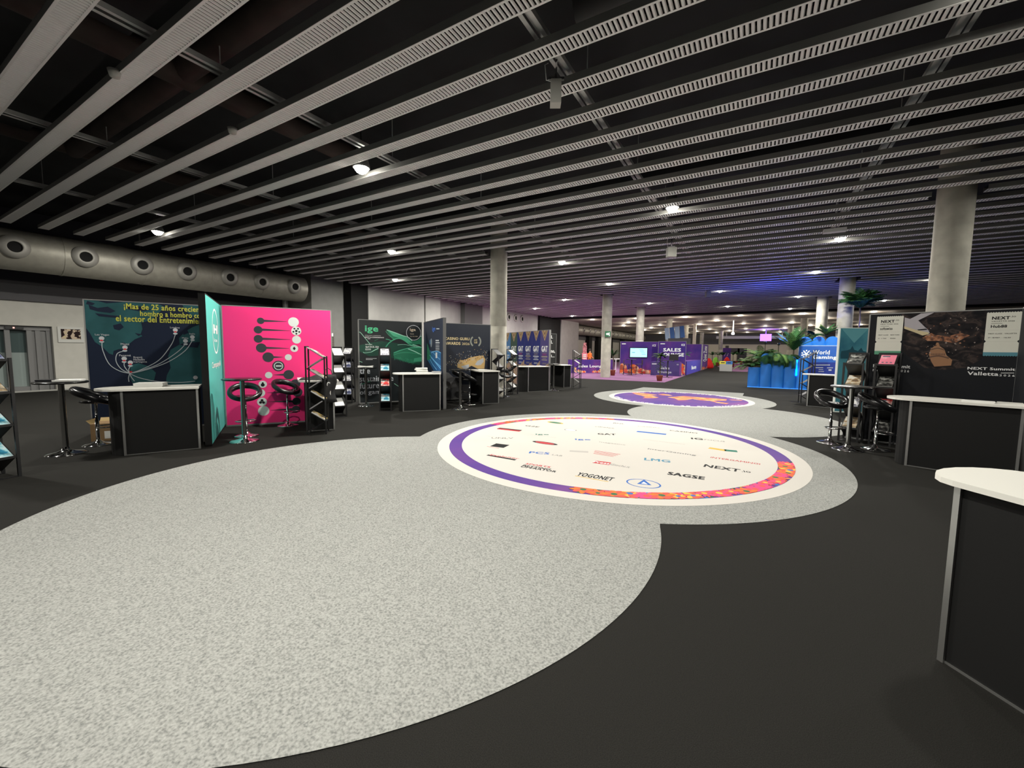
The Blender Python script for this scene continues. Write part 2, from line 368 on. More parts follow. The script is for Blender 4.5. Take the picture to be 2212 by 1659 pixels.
tag(MB().box(-.25, .25, -.1, .1, -.06, .03).box(-.01, .01, -.01, .01, .03, .74).build('emergency_light', white, loc=P), 'white emergency light bar beside a downlight', 'emergency light')

# ---------------------------------------------------------------- ventilation ducts
def duct(name, x, y0, y1, z, r, holes, lab):
    t = thing(name, lab, 'duct', (x, 0, z))
    b = MB(); N = 32; ys = [y0 + (y1 - y0) * i / 10 for i in range(11)]
    b.tube([(0, yy, 0) for yy in ys], r, N)
    for yy in ys[1:-1]: b.tube([(0, yy - .02, 0), (0, yy + .02, 0)], r + .012, N)
    b.build('pipe', ductm, t)
    for hy in holes:
        M = Matrix.Translation((r * .97, hy, .0)) @ Matrix.Rotation(PI / 2 + .12, 4, 'Y')
        n = MB().lathe([(.33, -.02), (.33, .03), (.25, .06), (.17, .11), (.155, .10), (.155, .04)], 28, M=M).build('nozzle', mat('nozzle_grey', (.35, .34, .31), .5, .3), t)
        MB().lathe([(0, .06), (.155, .06)], 24, M=M).build('opening', holem, n)
    b = MB()
    for yy in ys[1::2]: b.box(-.02, .02, yy - .02, yy + .02, r * .98, 6.1 - z)
    b.build('hanger', darkfix, t)
duct('ventilation_duct', -19.6, -8, 12.6, 4.5, .62, [-2.4, -1.0, .45, 1.9, 3.3, 4.8, 6.25, 7.6, 9.1, 10.4, 11.9], 'large round metal ventilation duct with jet nozzles along the left wall')
duct('ventilation_duct', -19.9, 47.7, 86, 4.25, .6, [49 + 2.2 * i for i in range(14)], 'second round duct with nozzles far behind the sales lounge')
for yv, lab in ((31.5, 'left of three round wall vents above the flag banners'), (32.7, 'middle of three round wall vents above the flag banners'), (33.9, 'right of three round wall vents above the flag banners')):
    v_ = thing('round_vent', lab, 'vent', (-18.9, yv, 4.5), PI / 2)
    M = Matrix.Rotation(PI / 2, 4, 'X')
    MB().lathe([(.33, 0), (.33, .05), (.2, .08), (.18, .03)], 24, M=M).build('rim', mat('nozzle_grey', (.35, .34, .31), .5, .3), v_)
    MB().lathe([(0, .04), (.19, .04)], 20, M=M).build('opening', holem, v_)
tag(MB().tube([(-20.6, 12.4, 0), (-20.6, 12.4, 4.0)], .13, 16).build('drain_pipe', mat('pale_pipe', (.3, .3, .3), .5)), 'vertical grey pipe beside the end of the duct', 'pipe')

# ================================================================ FLOOR GRAPHICS
def disc(c, r, z, n=128): return [(c[0] + r * math.cos(2 * PI * i / n), c[1] + r * math.sin(2 * PI * i / n), z) for i in range(n)]
def flat_prism(pts2, z0, z1): return MB().prism(pts2, z0, z1)
C2 = 1.65 / 1.6
BIG, RING, MID, FARR = (-3.56 * C2, 3.03 * C2), (-2.14 * C2, 6.92 * C2), (-.51 * C2, 11.44 * C2), (-2.22 * C2, 15.15 * C2)
def d2(c, r, n=160): return [(c[0] + r * math.cos(2 * PI * i / n), c[1] + r * math.sin(2 * PI * i / n)) for i in range(n)]
def minus(poly, c, r):
    ins = [math.hypot(p[0] - c[0], p[1] - c[1]) < r for p in poly]; n = len(poly)
    if not any(ins): return poly
    k = next(i for i in range(n) if ins[i] and not ins[i - 1]); j = k
    while ins[j % n]: j += 1
    A, B = poly[k], poly[(j - 1) % n]; a0 = math.atan2(A[1] - c[1], A[0] - c[0]); a1 = math.atan2(B[1] - c[1], B[0] - c[0])
    while a1 > a0: a1 -= 2 * PI
    keep = [poly[(j + i) % n] for i in range(n - (j - k))]
    return keep + [(c[0] + r * math.cos(a0 + (a1 - a0) * i / 60), c[1] + r * math.sin(a0 + (a1 - a0) * i / 60)) for i in range(61)]
RR, RF_ = 3.34 * C2, 2.86 * C2
tag(flat_prism(minus(d2(BIG, 3.002 * C2), RING, RR), 0, .0044).build('round_carpet', carpet_light), 'largest light grey round carpet, plain, filling the near floor', 'carpet', 'overlapping light grey round carpets')
tag(flat_prism(d2(RING, RR), 0, .0044).build('round_carpet', carpet_light), 'light grey round carpet under the disc of printed logos', 'carpet', 'overlapping light grey round carpets')
tag(flat_prism(minus(minus(d2(MID, 2.395 * C2), RING, RR), FARR, RF_), 0, .0044).build('round_carpet', carpet_light), 'plain light grey round carpet between the two printed discs', 'carpet', 'overlapping light grey round carpets')
tag(flat_prism(d2(FARR, RF_), 0, .0044).build('round_carpet', carpet_light), 'light grey round carpet under the purple map disc', 'carpet', 'overlapping light grey round carpets')
sq = [at(*p)[:2] for p in ((1335, 846), (1358, 843.5), (1390, 836.5), (1607, 849.5), (1604, 856), (1480, 870))]
tag(flat_prism([tuple(p) for p in sq][::-1], 0, .0014).build('carpet_piece', carpet_light), 'light grey carpet corner showing behind the purple map disc', 'carpet')
tag(flat_prism([(-18.55, 23), (-4.1, 23), (-4.1, 62), (-18.55, 62)], 0, .004).build('lounge_carpet', magenta_carpet), 'magenta carpet under the sales lounge', 'carpet')
tag(flat_prism([(-2.0, 40.4), (-.5, 40.4), (-.5, 72), (-4.0, 72), (-4.0, 55)], 0, .004).build('aisle_carpet', magenta_carpet), 'magenta carpet strip beyond the recycling bins', 'carpet')

# logo disc
ld = thing('logo_floor_sticker', 'white round floor sticker with partner logos and a purple floral rim', 'floor sticker', (RING[0], RING[1], 0))
RW, RP, RI = 2.89 * C2, 2.70 * C2, 2.495 * C2
def dl(r, n=160): return [(r * math.cos(2 * PI * i / n), r * math.sin(2 * PI * i / n)) for i in range(n)]
MB().prism(dl(RW), .005, .0062).build('backing', vinyl, ld)
MB().prism(dl(RP), .0062, .0066).build('purple_rim', purple, ld)
MB().prism(dl(RI), .0066, .007).build('white_centre', vinyl, ld)
def ang(p):
    q = at(*p); return math.atan2(q.y - RING[1], q.x - RING[0])
FM = [mat('petal_orange', (.75, .16, .03), .5), mat('petal_coral', (.75, .09, .06), .5), mat('petal_pink', (.68, .06, .2), .5), mat('petal_yellow', (.8, .42, .06), .5),
      mat('leaf_green', (.04, .14, .06), .5), mat('petal_blue', (.05, .14, .4), .5), mat('petal_cream', (.8, .5, .3), .5), mat('leaf_dark', (.02, .06, .05), .5)]
fb = MB()
def clampr(x, y, lo=RI + .002, hi=RP - .002):
    r = math.hypot(x, y); k = min(max(r, lo), hi) / r; return x * k, y * k
def petal(cx_, cy_, a, ln, wd, mi, z, n=7):
    L = []; R_ = []
    for i in range(n):
        t = i / (n - 1); w_ = wd * math.sin(PI * min(1, t * .85 + .08)) ; px, py = cx_ + math.cos(a) * ln * t, cy_ + math.sin(a) * ln * t
        L.append((px - math.sin(a) * w_, py + math.cos(a) * w_)); R_.append((px + math.sin(a) * w_, py - math.cos(a) * w_))
    vs = [clampr(*p) + (z,) for p in L + R_]
    fb.add(vs, [(i, i + 1, n + i + 1, n + i) for i in range(n - 1)], mi)
def flower(th, kind, z, size=.13, rr=None):
    r = rr or random.uniform(RI + .05, RP - .05); cx_, cy_ = r * math.cos(th), r * math.sin(th)
    n = {0: 9, 1: 13, 2: 16, 3: 7}[kind]; main = [0, 1, 2, 3][kind]
    for k in range(n):
        a = 2 * PI * k / n + random.uniform(-.1, .1); petal(cx_, cy_, a, size * random.uniform(.85, 1.1), size * 2.2 / n, main if k % 2 else (main + (6 if main == 3 else 1)) % 4 if kind != 2 else 2, z + .00001 * k)
    pts = [clampr(cx_ + size * .25 * math.cos(2 * PI * i / 10), cy_ + size * .25 * math.sin(2 * PI * i / 10)) + (z + .0003,) for i in range(10)]
    fb.poly(pts, [4, 3, 1, 5][kind])
def arc(t0, t1):
    while t1 < t0: t1 += 2 * PI
    return t0, t1
for (pa, pb) in (((1240, 1062), (1722, 1003)), ((1325, 902), (1065, 916))):
    t0, t1 = arc(ang(pa), ang(pb)); n = int((t1 - t0) * RP / .06)
    for i in range(n * 2):
        th = t0 + (t1 - t0) * (i + .5) / (n * 2) + random.uniform(-.01, .01); r = random.uniform(RI, RP)
        petal(r * math.cos(th), r * math.sin(th), random.uniform(0, 2 * PI), random.uniform(.1, .22), random.uniform(.02, .05), random.choice([0, 1, 1, 4, 7, 7, 2, 3, 5, 4]), .0072 + .000008 * i)
    for i in range(n // 3):
        th = t0 + (t1 - t0) * (i + .5) / (n // 3); flower(th, random.choice([0, 1, 2, 3, 0]), .0094 + .0006 * (i % 3), random.uniform(.11, .17))
fb.build('flower_print', FM, ld)
fb = None
# logos : text, baseline left px, right px, cap height (m), colour, bold
LC = {'k': ink, 'g': mat('grey_ink', (.16, .16, .16), .5), 'r': mat('red_ink', (.45, .04, .05), .5), 'b': mat('blue_ink', (.03, .12, .42), .5), 'n': mat('green_ink', (.03, .16, .12), .5),
      'l': mat('light_grey_ink', (.42, .4, .38), .5), 'y': mat('gold_ink', (.55, .36, .06), .5), 's': mat('steel_ink', (.06, .22, .34), .5)}
fp1 = crop(4.424, 900, 840); fp2 = crop(3.95, 1300, 840)
LOG = [('UNLV', fp1(715, 480), fp1(925, 482), .13, 'g', 0), ('ige', fp1(1135, 445), fp1(1265, 448), .13, 'n', .03), ('G2E', fp1(1030, 358), fp1(1160, 372), .11, 'k', .03),
       ('PCS', fp1(1070, 620), fp1(1265, 632), .13, 'b', .05), ('LAB', fp1(1290, 638), fp1(1385, 650), .07, 'g', 0),
       ('ige', fp1(1515, 495), fp1(1665, 500), .15, 'b', .03), ('magazine', fp1(1740, 515), fp1(1990, 545), .07, 'g', 0),
       ('Exploiter', fp1(690, 642), fp1(965, 680), .09, 'r', .02),
       ('SPORTS', fp1(1035, 725), fp1(1270, 760), .07, 'r', .05), ('BETTING', fp1(1005, 742), fp1(1270, 783), .08, 'k', .05), ('OPERATOR', fp1(985, 752), fp1(1325, 805), .08, 'k', .05),
       ('YOGONET', fp1(1520, 832), fp1(1865, 888), .16, 'k', .06), ('GAT', fp1(1730, 440), fp1(1910, 447), .14, 'k', .07),
       ('cibelae', fp1(1700, 365), fp1(1885, 383), .09, 'g', .02), ('BNL', fp1(1875, 333), fp1(1985, 342), .11, 'g', .03),
       ('CASINO', fp2(575, 360), fp2(815, 385), .09, 'k', .03), ('iG', fp2(762, 432), fp2(865, 440), .16, 'k', .07), ('FOCUS', fp2(875, 440), fp2(1050, 458), .1, 'g', .0),
       ('CASINO', fp2(305, 322), fp2(490, 338), .07, 'g', .0), ('GAMING INTELLIGENCE', fp2(350, 436), fp2(708, 480), .05, 'l', 0),
       ('InterGaming', fp2(385, 520), fp2(800, 578), .1, 'g', .03), ('LMG', fp2(360, 612), fp2(585, 634), .15, 's', .05),
       ('Press', fp1(1685, 707), fp1(1835, 728), .1, 'w', .03), ('Giochi.it', fp1(1842, 730), fp1(2030, 762), .09, 'g', 0),
       ('iNTERGAMINGi', fp2(925, 592), fp2(1350, 652), .09, 'r', .02), ('NEXT', fp2(865, 668), fp2(1175, 715), .16, 'k', .06), ('.io', fp2(1195, 714), fp2(1275, 722), .1, 'k', .02),
       ('SAGSE', fp2(555, 735), fp2(875, 782), .15, 'k', .09)]
LC['w'] = white
groups = {}
def floor_text(mb, txt, a, b_, h, bold, org, z, space=1.0):
    V, F, _ = text_geo(txt, bold, space)
    A = at(*a); B = at(*b_); A.z = B.z = 0; ux = (B - A); uy = Vector((-ux.y, ux.x, 0)).normalized() * h
    if txt in ('Press',): pass
    mb.add([(A.x - org[0] + ux.x * v[0] + uy.x * v[1], A.y - org[1] + ux.y * v[0] + uy.y * v[1], z + v[2]) for v in V], F)
def floor_quad(mb, a, b_, h, org, z, off=0, cut=0):
    A = at(*a); B = at(*b_); ux = B - A; u = Vector((-ux.y, ux.x, 0)).normalized(); A = A + u * off; B = B + u * off
    mb.add([(p.x - org[0], p.y - org[1], z) for p in (A, B, B + u * h - ux.normalized() * cut, A + u * h)], [(0, 1, 2, 3)])
for txt, a, b_, h, c, bold in LOG:
    groups.setdefault(c, MB()); floor_text(groups[c], txt, a, b_, h, bold, RING, .0076)
q = {k: MB() for k in 'krbyglns'}
floor_quad(q['r'], fp1(765, 388), fp1(980, 412), .1, RING, .0073); floor_quad(q['k'], fp1(765, 384), fp1(985, 408), .13, RING, .0072)
floor_quad(q['k'], fp1(665, 640), fp1(935, 688), .06, RING, .0074); floor_quad(q['y'], fp1(1512, 838), fp1(1830, 895), .02, RING, .0074)
floor_quad(q['r'], fp1(1680, 712), fp1(1838, 733), .15, RING, .0073); floor_quad(q['b'], fp2(293, 370), fp2(545, 396), .12, RING, .0073)
floor_quad(q['y'], fp2(905, 512), fp2(1050, 535), .12, RING, .0073); floor_quad(q['n'], fp2(1050, 535), fp2(1160, 545), .14, RING, .0073)
floor_quad(q['r'], fp1(670, 555), fp1(785, 574), .015, RING, .0074); floor_quad(q['k'], fp1(700, 552), fp1(830, 568), .24, RING, .0073)
floor_quad(q['l'], fp1(1090, 440), fp1(1330, 472), .015, RING, .0073); floor_quad(q['l'], fp1(660, 452), fp1(870, 485), .015, RING, .0073)
for k in range(4): floor_quad(q['r'], fp1(1700 - k * 4, 595 + k * 9), fp1(1945 - 22 * k, 632 + k * 7), .02, RING, .0073)
floor_quad(q['l'], fp1(1640, 615), fp1(1640, 600), .3, RING, .0073)
for (cx_, cy_, ra, rb, k1, k2) in ((1225, 521, .5, .17, 'k', 'r'), (1470, 396, .27, .2, 'g', None), (1325, 326, .42, .2, 'y', 'n')):
    P = at(*fp1(cx_, cy_)); dv = at(*fp1(cx_ + 60, cy_ + 9)) - P; a0 = math.atan2(dv.y, dv.x)
    def ell(k, z, m): q[k].poly([(P.x - RING[0] + m * (.5 * ra * math.cos(t) * math.cos(a0) - .5 * rb * math.sin(t) * math.sin(a0)), P.y - RING[1] + m * (.5 * ra * math.cos(t) * math.sin(a0) + .5 * rb * math.sin(t) * math.cos(a0)), z) for t in [2 * PI * i / 24 for i in range(24)]])
    ell(k1, .0073, 1)
    if k2: ell(k2, .0074, .75)
    else: q.setdefault('w', MB()); ell('w', .0074, .85)
P = [at(*fp2(*p)) for p in ((300, 815), (425, 828), (360, 778))]
q['b'].poly([(p.x - RING[0], p.y - RING[1], .0073) for p in P])
P = [at(*fp2(*p)) for p in ((335, 812), (392, 820), (358, 797))]
q.setdefault('w', MB()).poly([(p.x - RING[0], p.y - RING[1], .0075) for p in P])
P = at(*fp2(355, 812))
q['b'].add([(P.x - RING[0] + r * math.cos(t), P.y - RING[1] + r * math.sin(t) * .8, .0074) for t in [2 * PI * i / 32 for i in range(33)] for r in (.21, .19)], [(2 * i, 2 * i + 1, 2 * i + 3, 2 * i + 2) for i in range(32)])
nmz = {'k': 'black_logo', 'g': 'grey_logo', 'r': 'red_logo', 'b': 'blue_logo', 'n': 'green_logo', 'l': 'pale_logo', 'y': 'gold_logo', 's': 'steel_logo', 'w': 'white_logo'}
for k in sorted(set(list(groups) + list(q))):
    mb = MB()
    for src in (q.get(k), groups.get(k)):
        if src and src.v: mb.add(src.v, src.f)
    if mb.v: mb.build(nmz[k] + '_lettering', LC[k], ld)

# map disc
md = thing('map_floor_sticker', 'round purple floor sticker with an orange world map and white lettering', 'floor sticker', (FARR[0], FARR[1] - .15, 0))
MB().prism(dl(2.29 * C2), .005, .0062).build('backing', vinyl, md)
MB().prism(dl(2.11 * C2), .0062, .0066).build('purple_face', purple, md)
fm = crop(6.32, 1290, 835); mo = (FARR[0], FARR[1] - .15)
mapm = ramp_mat('map_orange', 'noise', 3, [(.35, (.7, .08, .12)), (.5, (.8, .25, .08)), (.65, (.85, .45, .2))], .5)
b = MB()
for pts in ([(470, 85), (560, 88), (700, 100), (820, 118), (740, 125), (840, 152), (760, 162), (620, 160), (660, 145), (600, 125), (530, 110)],
            [(830, 108), (900, 103), (980, 112), (1030, 128), (900, 122)],
            [(960, 148), (1080, 140), (1180, 132), (1290, 142), (1420, 150), (1560, 160), (1770, 178), (1760, 195), (1590, 195), (1640, 212), (1800, 232), (1760, 242), (1640, 225), (1540, 198), (1400, 188), (1300, 172), (1200, 188), (1110, 190), (1060, 165)],
            [(1800, 180), (1990, 190), (1960, 196), (1830, 188)]):
    b.poly([(p.x - mo[0], p.y - mo[1], .0072) for p in [at(*fm(*q_)) for q_ in pts]][::-1])
b.build('continents', mapm, md)
b = MB()
def arc_text(mb, txt, r, a0, a1, h, z, inward):
    n = len(txt)
    for i, ch in enumerate(txt):
        if ch == ' ': continue
        V, F, asp = text_geo(ch, .03); t = a0 + (a1 - a0) * (i + .5) / n; wch = min(h * asp, abs(a1 - a0) * r / n * .85)
        hh = h if ch not in 'aceimnorsuvwxz' else h * .72
        c_, s_ = math.cos(t), math.sin(t)
        rx, ry = (-s_, c_) if inward else (s_, -c_)
        ux, uy = (-c_, -s_) if inward else (c_, s_)
        mb.add([(r * c_ + rx * (v[0] - .5) * wch + ux * v[1] * hh, r * s_ + ry * (v[0] - .5) * wch + uy * v[1] * hh, z + v[2]) for v in V], F)
arc_text(b, 'Discover us at our media partners', 1.97 * C2, -.35, -2.8, .17, .0074, False)
arc_text(b, 'Thank you to our media partners', 1.97 * C2, 2.7, .45, .17, .0074, False)
b.build('lettering', white, md)

# ================================================================ BOOTH WALLS
class Wall:
    """one free-standing booth wall; local x runs along it, the printed face looks along local -y"""
    def __init__(s, name, label, p0, p1, h, face, th=.08, side=None, cat='booth wall', group=None, edge=mat('wall_profile', (.26, .26, .255), .45, .4)):
        s.p0 = Vector((p0[0], p0[1], 0)); d = Vector((p1[0] - p0[0], p1[1] - p0[1], 0)); s.L = d.length; s.d = d.normalized()
        s.n = Vector((s.d.y, -s.d.x, 0)); s.h = h; s.th = th
        s.t = thing(name, label, cat, s.p0 + Vector((0, 0, .0045 if p0[1] > 26 and p0[0] < -4 else 0)), math.atan2(d.y, d.x), group)
        b = MB().box(.02, s.L - .02, 0, th - .01, .015, h - .015)
        b.build('panel', side or blackp, s.t)
        MB().poly([(.018, -.002, .03), (s.L - .018, -.002, .03), (s.L - .018, -.002, h - .018), (.018, -.002, h - .018)]).build('graphic', face, s.t)
        MB().box(0, .02, -.004, th, 0, h).box(s.L - .02, s.L, -.004, th, 0, h).box(0, s.L, -.004, th, h - .016, h).box(0, s.L, -.004, th, 0, .03).build('edge_profile', edge, s.t)
        s.k = 0
    def e(s):
        s.k += 1; return (s.k % 220) * 3e-6
    def uv(s, px, py):
        r = ray(px, py); o = Vector((0, 0, CAMH)); t = (s.p0 - o).dot(s.n) / r.dot(s.n); P = o + r * t
        return ((P - s.p0).dot(s.d), P.z)
    def poly(s, pts, lay, mb=None, mi=0, px=True, clip=True):
        q = [s.uv(*p) if px else p for p in pts]
        if clip: q = [(min(max(u, .02), s.L - .02), min(max(z, .03), s.h - .02)) for u, z in q]
        y_ = -.0025 - .0007 * lay - s.e()
        vs = [(u, y_, z) for u, z in q]
        a = sum(q[i][0] * q[(i + 1) % len(q)][1] - q[(i + 1) % len(q)][0] * q[i][1] for i in range(len(q)))
        if a < 0: vs = vs[::-1]
        mb.poly(vs, mi); return mb
    def text(s, mb, txt, a, b_, bold=.02, lay=3, mi=0, space=1.0, px=True, shear=0):
        (u0, z1), (u1, z0) = (s.uv(*a), s.uv(*b_)) if px else (a, b_)
        V, F, _ = text_geo(txt, bold, space, shear)
        mb.add([(u0 + (u1 - u0) * v[0], -.0025 - .0007 * lay - s.e() - v[2], z0 + (z1 - z0) * v[1]) for v in V], F, mi); return mb
    def disc(s, mb, c, r, lay, mi=0, px=True, n=28, asp=1):
        u, z = s.uv(*c) if px else c
        y_ = -.0025 - .0007 * lay - s.e()
        mb.poly([(u + r * math.cos(2 * PI * i / n), y_, z + r * asp * math.sin(2 * PI * i / n)) for i in range(n)], mi); return mb
    def ring(s, mb, c, r, wd, lay, mi=0, px=True, n=40, asp=1, a0=0, a1=2 * PI):
        u, z = s.uv(*c) if px else c
        vs = [(u + q * math.cos(a0 + (a1 - a0) * i / n), -.0025 - .0007 * lay, z + q * asp * math.sin(a0 + (a1 - a0) * i / n)) for i in range(n + 1) for q in (r, r - wd)]
        mb.add(vs, [(2 * i, 2 * i + 2, 2 * i + 3, 2 * i + 1) for i in range(n)], mi); return mb
    def stroke(s, mb, pts, wd, lay, mi=0, px=True, taper=False, smooth=True):
        q = [Vector(s.uv(*p) if px else p) for p in pts]
        if smooth and len(q) > 2:
            out = []
            for i in range(len(q) - 1):
                a = q[max(i - 1, 0)]; b_ = q[i]; c = q[i + 1]; e = q[min(i + 2, len(q) - 1)]
                for k in range(6):
                    t = k / 6; out.append(.5 * ((2 * b_) + (c - a) * t + (2 * a - 5 * b_ + 4 * c - e) * t * t + (3 * b_ - a - 3 * c + e) * t ** 3))
            q = out + [q[-1]]
        vs = []; n = len(q); y_ = -.0025 - .0007 * lay - s.e()
        for i in range(n):
            t = (q[min(i + 1, n - 1)] - q[max(i - 1, 0)]).normalized(); w_ = wd / 2 * ((math.sin(PI * (i + .3) / n) if taper else 1))
            for sg in (1, -1):
                u, z = q[i].x - t.y * w_ * sg, q[i].y + t.x * w_ * sg
                vs.append((min(max(u, .02), s.L - .02), y_, min(max(z, .03), s.h - .02)))
        mb.add(vs, [(2 * i, 2 * i + 1, 2 * i + 3, 2 * i + 2) for i in range(n - 1)], mi); return mb
    def bars(s, mb, rects, lay=3, mi=0, px=True):
        for x0, y0, x1, y1 in rects: s.poly([(x0, y0), (x1, y0), (x1, y1), (x0, y1)], lay, mb, mi, px)
        return mb

c1 = crop(3.606, 0, 600); c2 = crop(4.366, 400, 600); c3 = crop(5.821, 720, 640); c4 = crop(7.539, 1060, 680); c7 = crop(4.148, 1700, 640)
c8 = crop(8.295, 1060, 700); cI = crop(11.06, 770, 690); cG = crop(7.9, 950, 690); cN = crop(10.371, 1870, 670); cV = crop(8.296, 2060, 660); c6 = crop(6.144, 1500, 620); c5 = crop(6.506, 1220, 700)
HW = 2.48
# --- map wall
W1 = Wall('booth_wall', 'dark navy booth wall with teal world map and yellow Spanish slogan', (-10.6, 2.6), (-9.66, 4.38), HW, navy)
W = W1; b = MB()
for pts in ([(655, 165), (760, 180), (830, 200), (960, 190), (1100, 178), (1230, 200), (1290, 230), (1240, 270), (1180, 330), (1100, 350), (1110, 400), (1095, 440), (1110, 455), (1050, 480), (1000, 520), (990, 560), (930, 555), (885, 570), (880, 600), (850, 590), (800, 540), (740, 500), (700, 430), (668, 390), (660, 280)],
            [(1020, 680), (1080, 665), (1160, 690), (1215, 740), (1200, 800), (1150, 835), (1040, 835), (1010, 770)],
            [(1290, 830), (1600, 835), (1600, 380), (1570, 360), (1500, 385), (1440, 420), (1395, 470), (1400, 520), (1330, 560), (1310, 610), (1330, 700), (1300, 760)],
            [(1420, 180), (1595, 190), (1595, 340), (1500, 300), (1440, 250)]):
    W.poly([c1(*p) for p in pts], 1, b)
W.build = None
b.build('continents', teal_c, W.t)
b = MB()
for pts in ([(880, 370), (940, 355), (965, 385), (930, 410), (890, 400)], [(950, 500), (1000, 520), (960, 545)], [(1050, 430), (1105, 440), (1080, 455)],
            [(690, 210), (760, 235), (840, 225), (900, 260), (860, 275), (760, 262), (700, 245)], [(740, 275), (850, 290), (950, 300), (900, 312), (770, 300)],
            [(1440, 505), (1560, 500), (1540, 545), (1470, 540), (1400, 520)], [(1410, 395), (1450, 385), (1470, 430), (1430, 445)], [(680, 180), (740, 200), (720, 215), (670, 205)], [(980, 215), (1100, 225), (1180, 250), (1090, 262), (1000, 245)]):
    W.poly([c1(*p) for p in pts], 2, b)
b.build('inland_seas', navy, W.t)
b = MB()
u0, u1 = W.uv(*c1(965, 230))[0], W.uv(*c1(1568, 230))[0]
z = lambda y_, x_=1300: W.uv(*c1(x_, y_))[1]
W.text(b, '¡Mas de 25 años creciendo', (u0, z(214)), (u0 + (u1 - u0) * 25 / 23.2, z(268)), .045, 4, px=False)
uh = W.uv(*c1(1092, 290))[0]; uo = W.uv(*c1(1515, 290))[0]
W.text(b, 'hombro a hombro con', (uh, z(265)), (uh + (uo - uh) * 19 / 16.2, z(306)), .045, 4, px=False)
ue = W.uv(*c1(902, 320))[0]; ux = W.uv(*c1(1565, 320))[0]
W.text(b, 'el sector del Entretenimiento', (ue, z(306)), (ue + (ux - ue) * 29 / 26.6, z(352)), .045, 4, px=False)
b.build('slogan_lettering', yellow, W.t)
b = MB()
hub = (1010, 745)
for pts in ([(795, 500), (800, 560), (850, 670), (930, 725), hub], [(970, 570), (915, 590), (905, 650), (945, 710), hub], [(970, 655), (970, 690), hub], [(1015, 690), (1003, 715), hub],
            [(1365, 445), (1335, 520), (1240, 640), (1100, 715), hub], [(1445, 515), (1380, 580), (1220, 680), hub], [(1500, 485), (1440, 570), (1300, 660), (1120, 722), hub],
            [hub, (1090, 780), (1230, 808), (1400, 815), (1520, 805)], [hub, (1002, 780), (1005, 810)], [hub, (1025, 775), (1048, 805)]):
    W.stroke(b, [c1(*p) for p in pts], .012, 4)
for p in ((793, 498), (973, 568), (968, 655), (1016, 685), (1366, 435), (1446, 517), (1500, 485)): W.disc(b, c1(*p), .035, 4, asp=.6)
b.build('flight_arcs', silver, W.t)
b = MB()
for p in ((792, 472), (974, 543), (968, 630), (1016, 660), (1366, 408), (1445, 492), (1499, 462), (1523, 777)): W.disc(b, c1(*p), .038, 5)
for t_, a, c_ in (('Las Vegas', (740, 435), (852, 455)), ('Miami', (940, 508), (1006, 525)), ('Panamá', (928, 597), (1020, 612)), ('Bogotá', (1040, 612), (1110, 630)), ('Medellín', (1040, 630), (1128, 645)), ('Cartagena', (1040, 648), (1146, 664)), ('Londres', (1325, 380), (1400, 395)), ('Italia', (1475, 430), (1520, 443)), ('Malta', (1418, 462), (1468, 476))):
    W.text(b, t_, c1(*a), c1(*c_), .01, 4)
b.build('city_lettering', mat('soft_white_print', (.5, .52, .55), .5), W.t)
b = MB()
for p in ((792, 488), (974, 556), (968, 645), (1016, 673), (1366, 422), (1021, 733)): W.disc(b, c1(*p), .022, 6, asp=.6)
b.build('pins', redp, W.t)
# --- teal side wall
W = Wall('booth_wall', 'turquoise side wall with a white ring emblem between the map and pink walls', (-7.66, 3.29), (-9.52, 4.36), 2.5, teal, .09, edge=blackp)
cT = crop(10.371, 430, 640)
(ua, za), (ub, zb) = W.uv(*cT(290, 750)), W.uv(*cT(425, 850))
uc = (ua + ub) / 2; zt, zb = W.uv(*cT(335, 280))[1], W.uv(*cT(375, 1290))[1]
b = MB(); rr = (ub - ua) / 2; W.ring(b, (uc, (zt + zb) / 2), rr, .035, 3, px=False, asp=(zt - zb) / 2 / rr)
W.text(b, 'H', cT(310, 625), cT(405, 850), .12, 3); W.text(b, 'ice', cT(335, 945), cT(400, 1025), .03, 3)
W.text(b, 'CompanyiA', cT(280, 1480), cT(480, 1590), .02, 3)
b.build('emblem_lettering', mat('bright_white_print', (.85, .9, .88), .5), W.t)
# --- pink wall
W = Wall('booth_wall', 'hot pink booth wall with a helix of black and white dots', (-9.31, 4.27), (-8.2, 5.98), HW, pink)
b = MB(); g = MB(); w_ = MB(); k_ = MB()
def rad(cx_, cy_, rpx):
    u, z_ = W.uv(*c2(cx_, cy_)); return W.uv(*c2(cx_, cy_ - rpx))[1] - z_
for cx_, cy_, r_, x2, y2 in ((712, 406, 30, 960, 414), (688, 490, 35, 988, 500), (690, 576, 37, 993, 583), (718, 662, 43, 980, 666), (783, 749, 46, 925, 749), (880, 832, 50, None, 0), (977, 914, 44, 835, 916), (1040, 1000, 42, 785, 1002), (1060, 1080, 42, 770, 1085), (1050, 1165, 36, 780, 1170), (1045, 1240, 34, 805, 1250)):
    W.disc(g, c2(cx_, cy_), rad(cx_, cy_, r_), 2)
    if x2: sgn = 1 if x2 > cx_ else -1; W.poly([c2(cx_ + sgn * r_ * .7, cy_ - 12), c2(x2, y2 - 1), c2(x2, y2 + 1), c2(cx_ + sgn * r_ * .7, cy_ + 10)], 1, g)
for cx_, cy_, r_ in ((1022, 418, 45), (1048, 502, 42), (1051, 584, 37), (1029, 667, 33), (973, 750, 29), (788, 918, 30), (732, 1004, 34), (712, 1086, 37), (725, 1170, 40), (741, 1255, 46)): W.disc(w_, c2(cx_, cy_), rad(cx_, cy_, r_), 2)
W.ring(w_, c2(880, 832), rad(880, 832, 38), .015, 3)
W.bars(w_, [c2(855, 826) + c2(910, 838)], 3)
W.disc(k_, c2(1048, 502), rad(1048, 502, 12), 4, n=5)
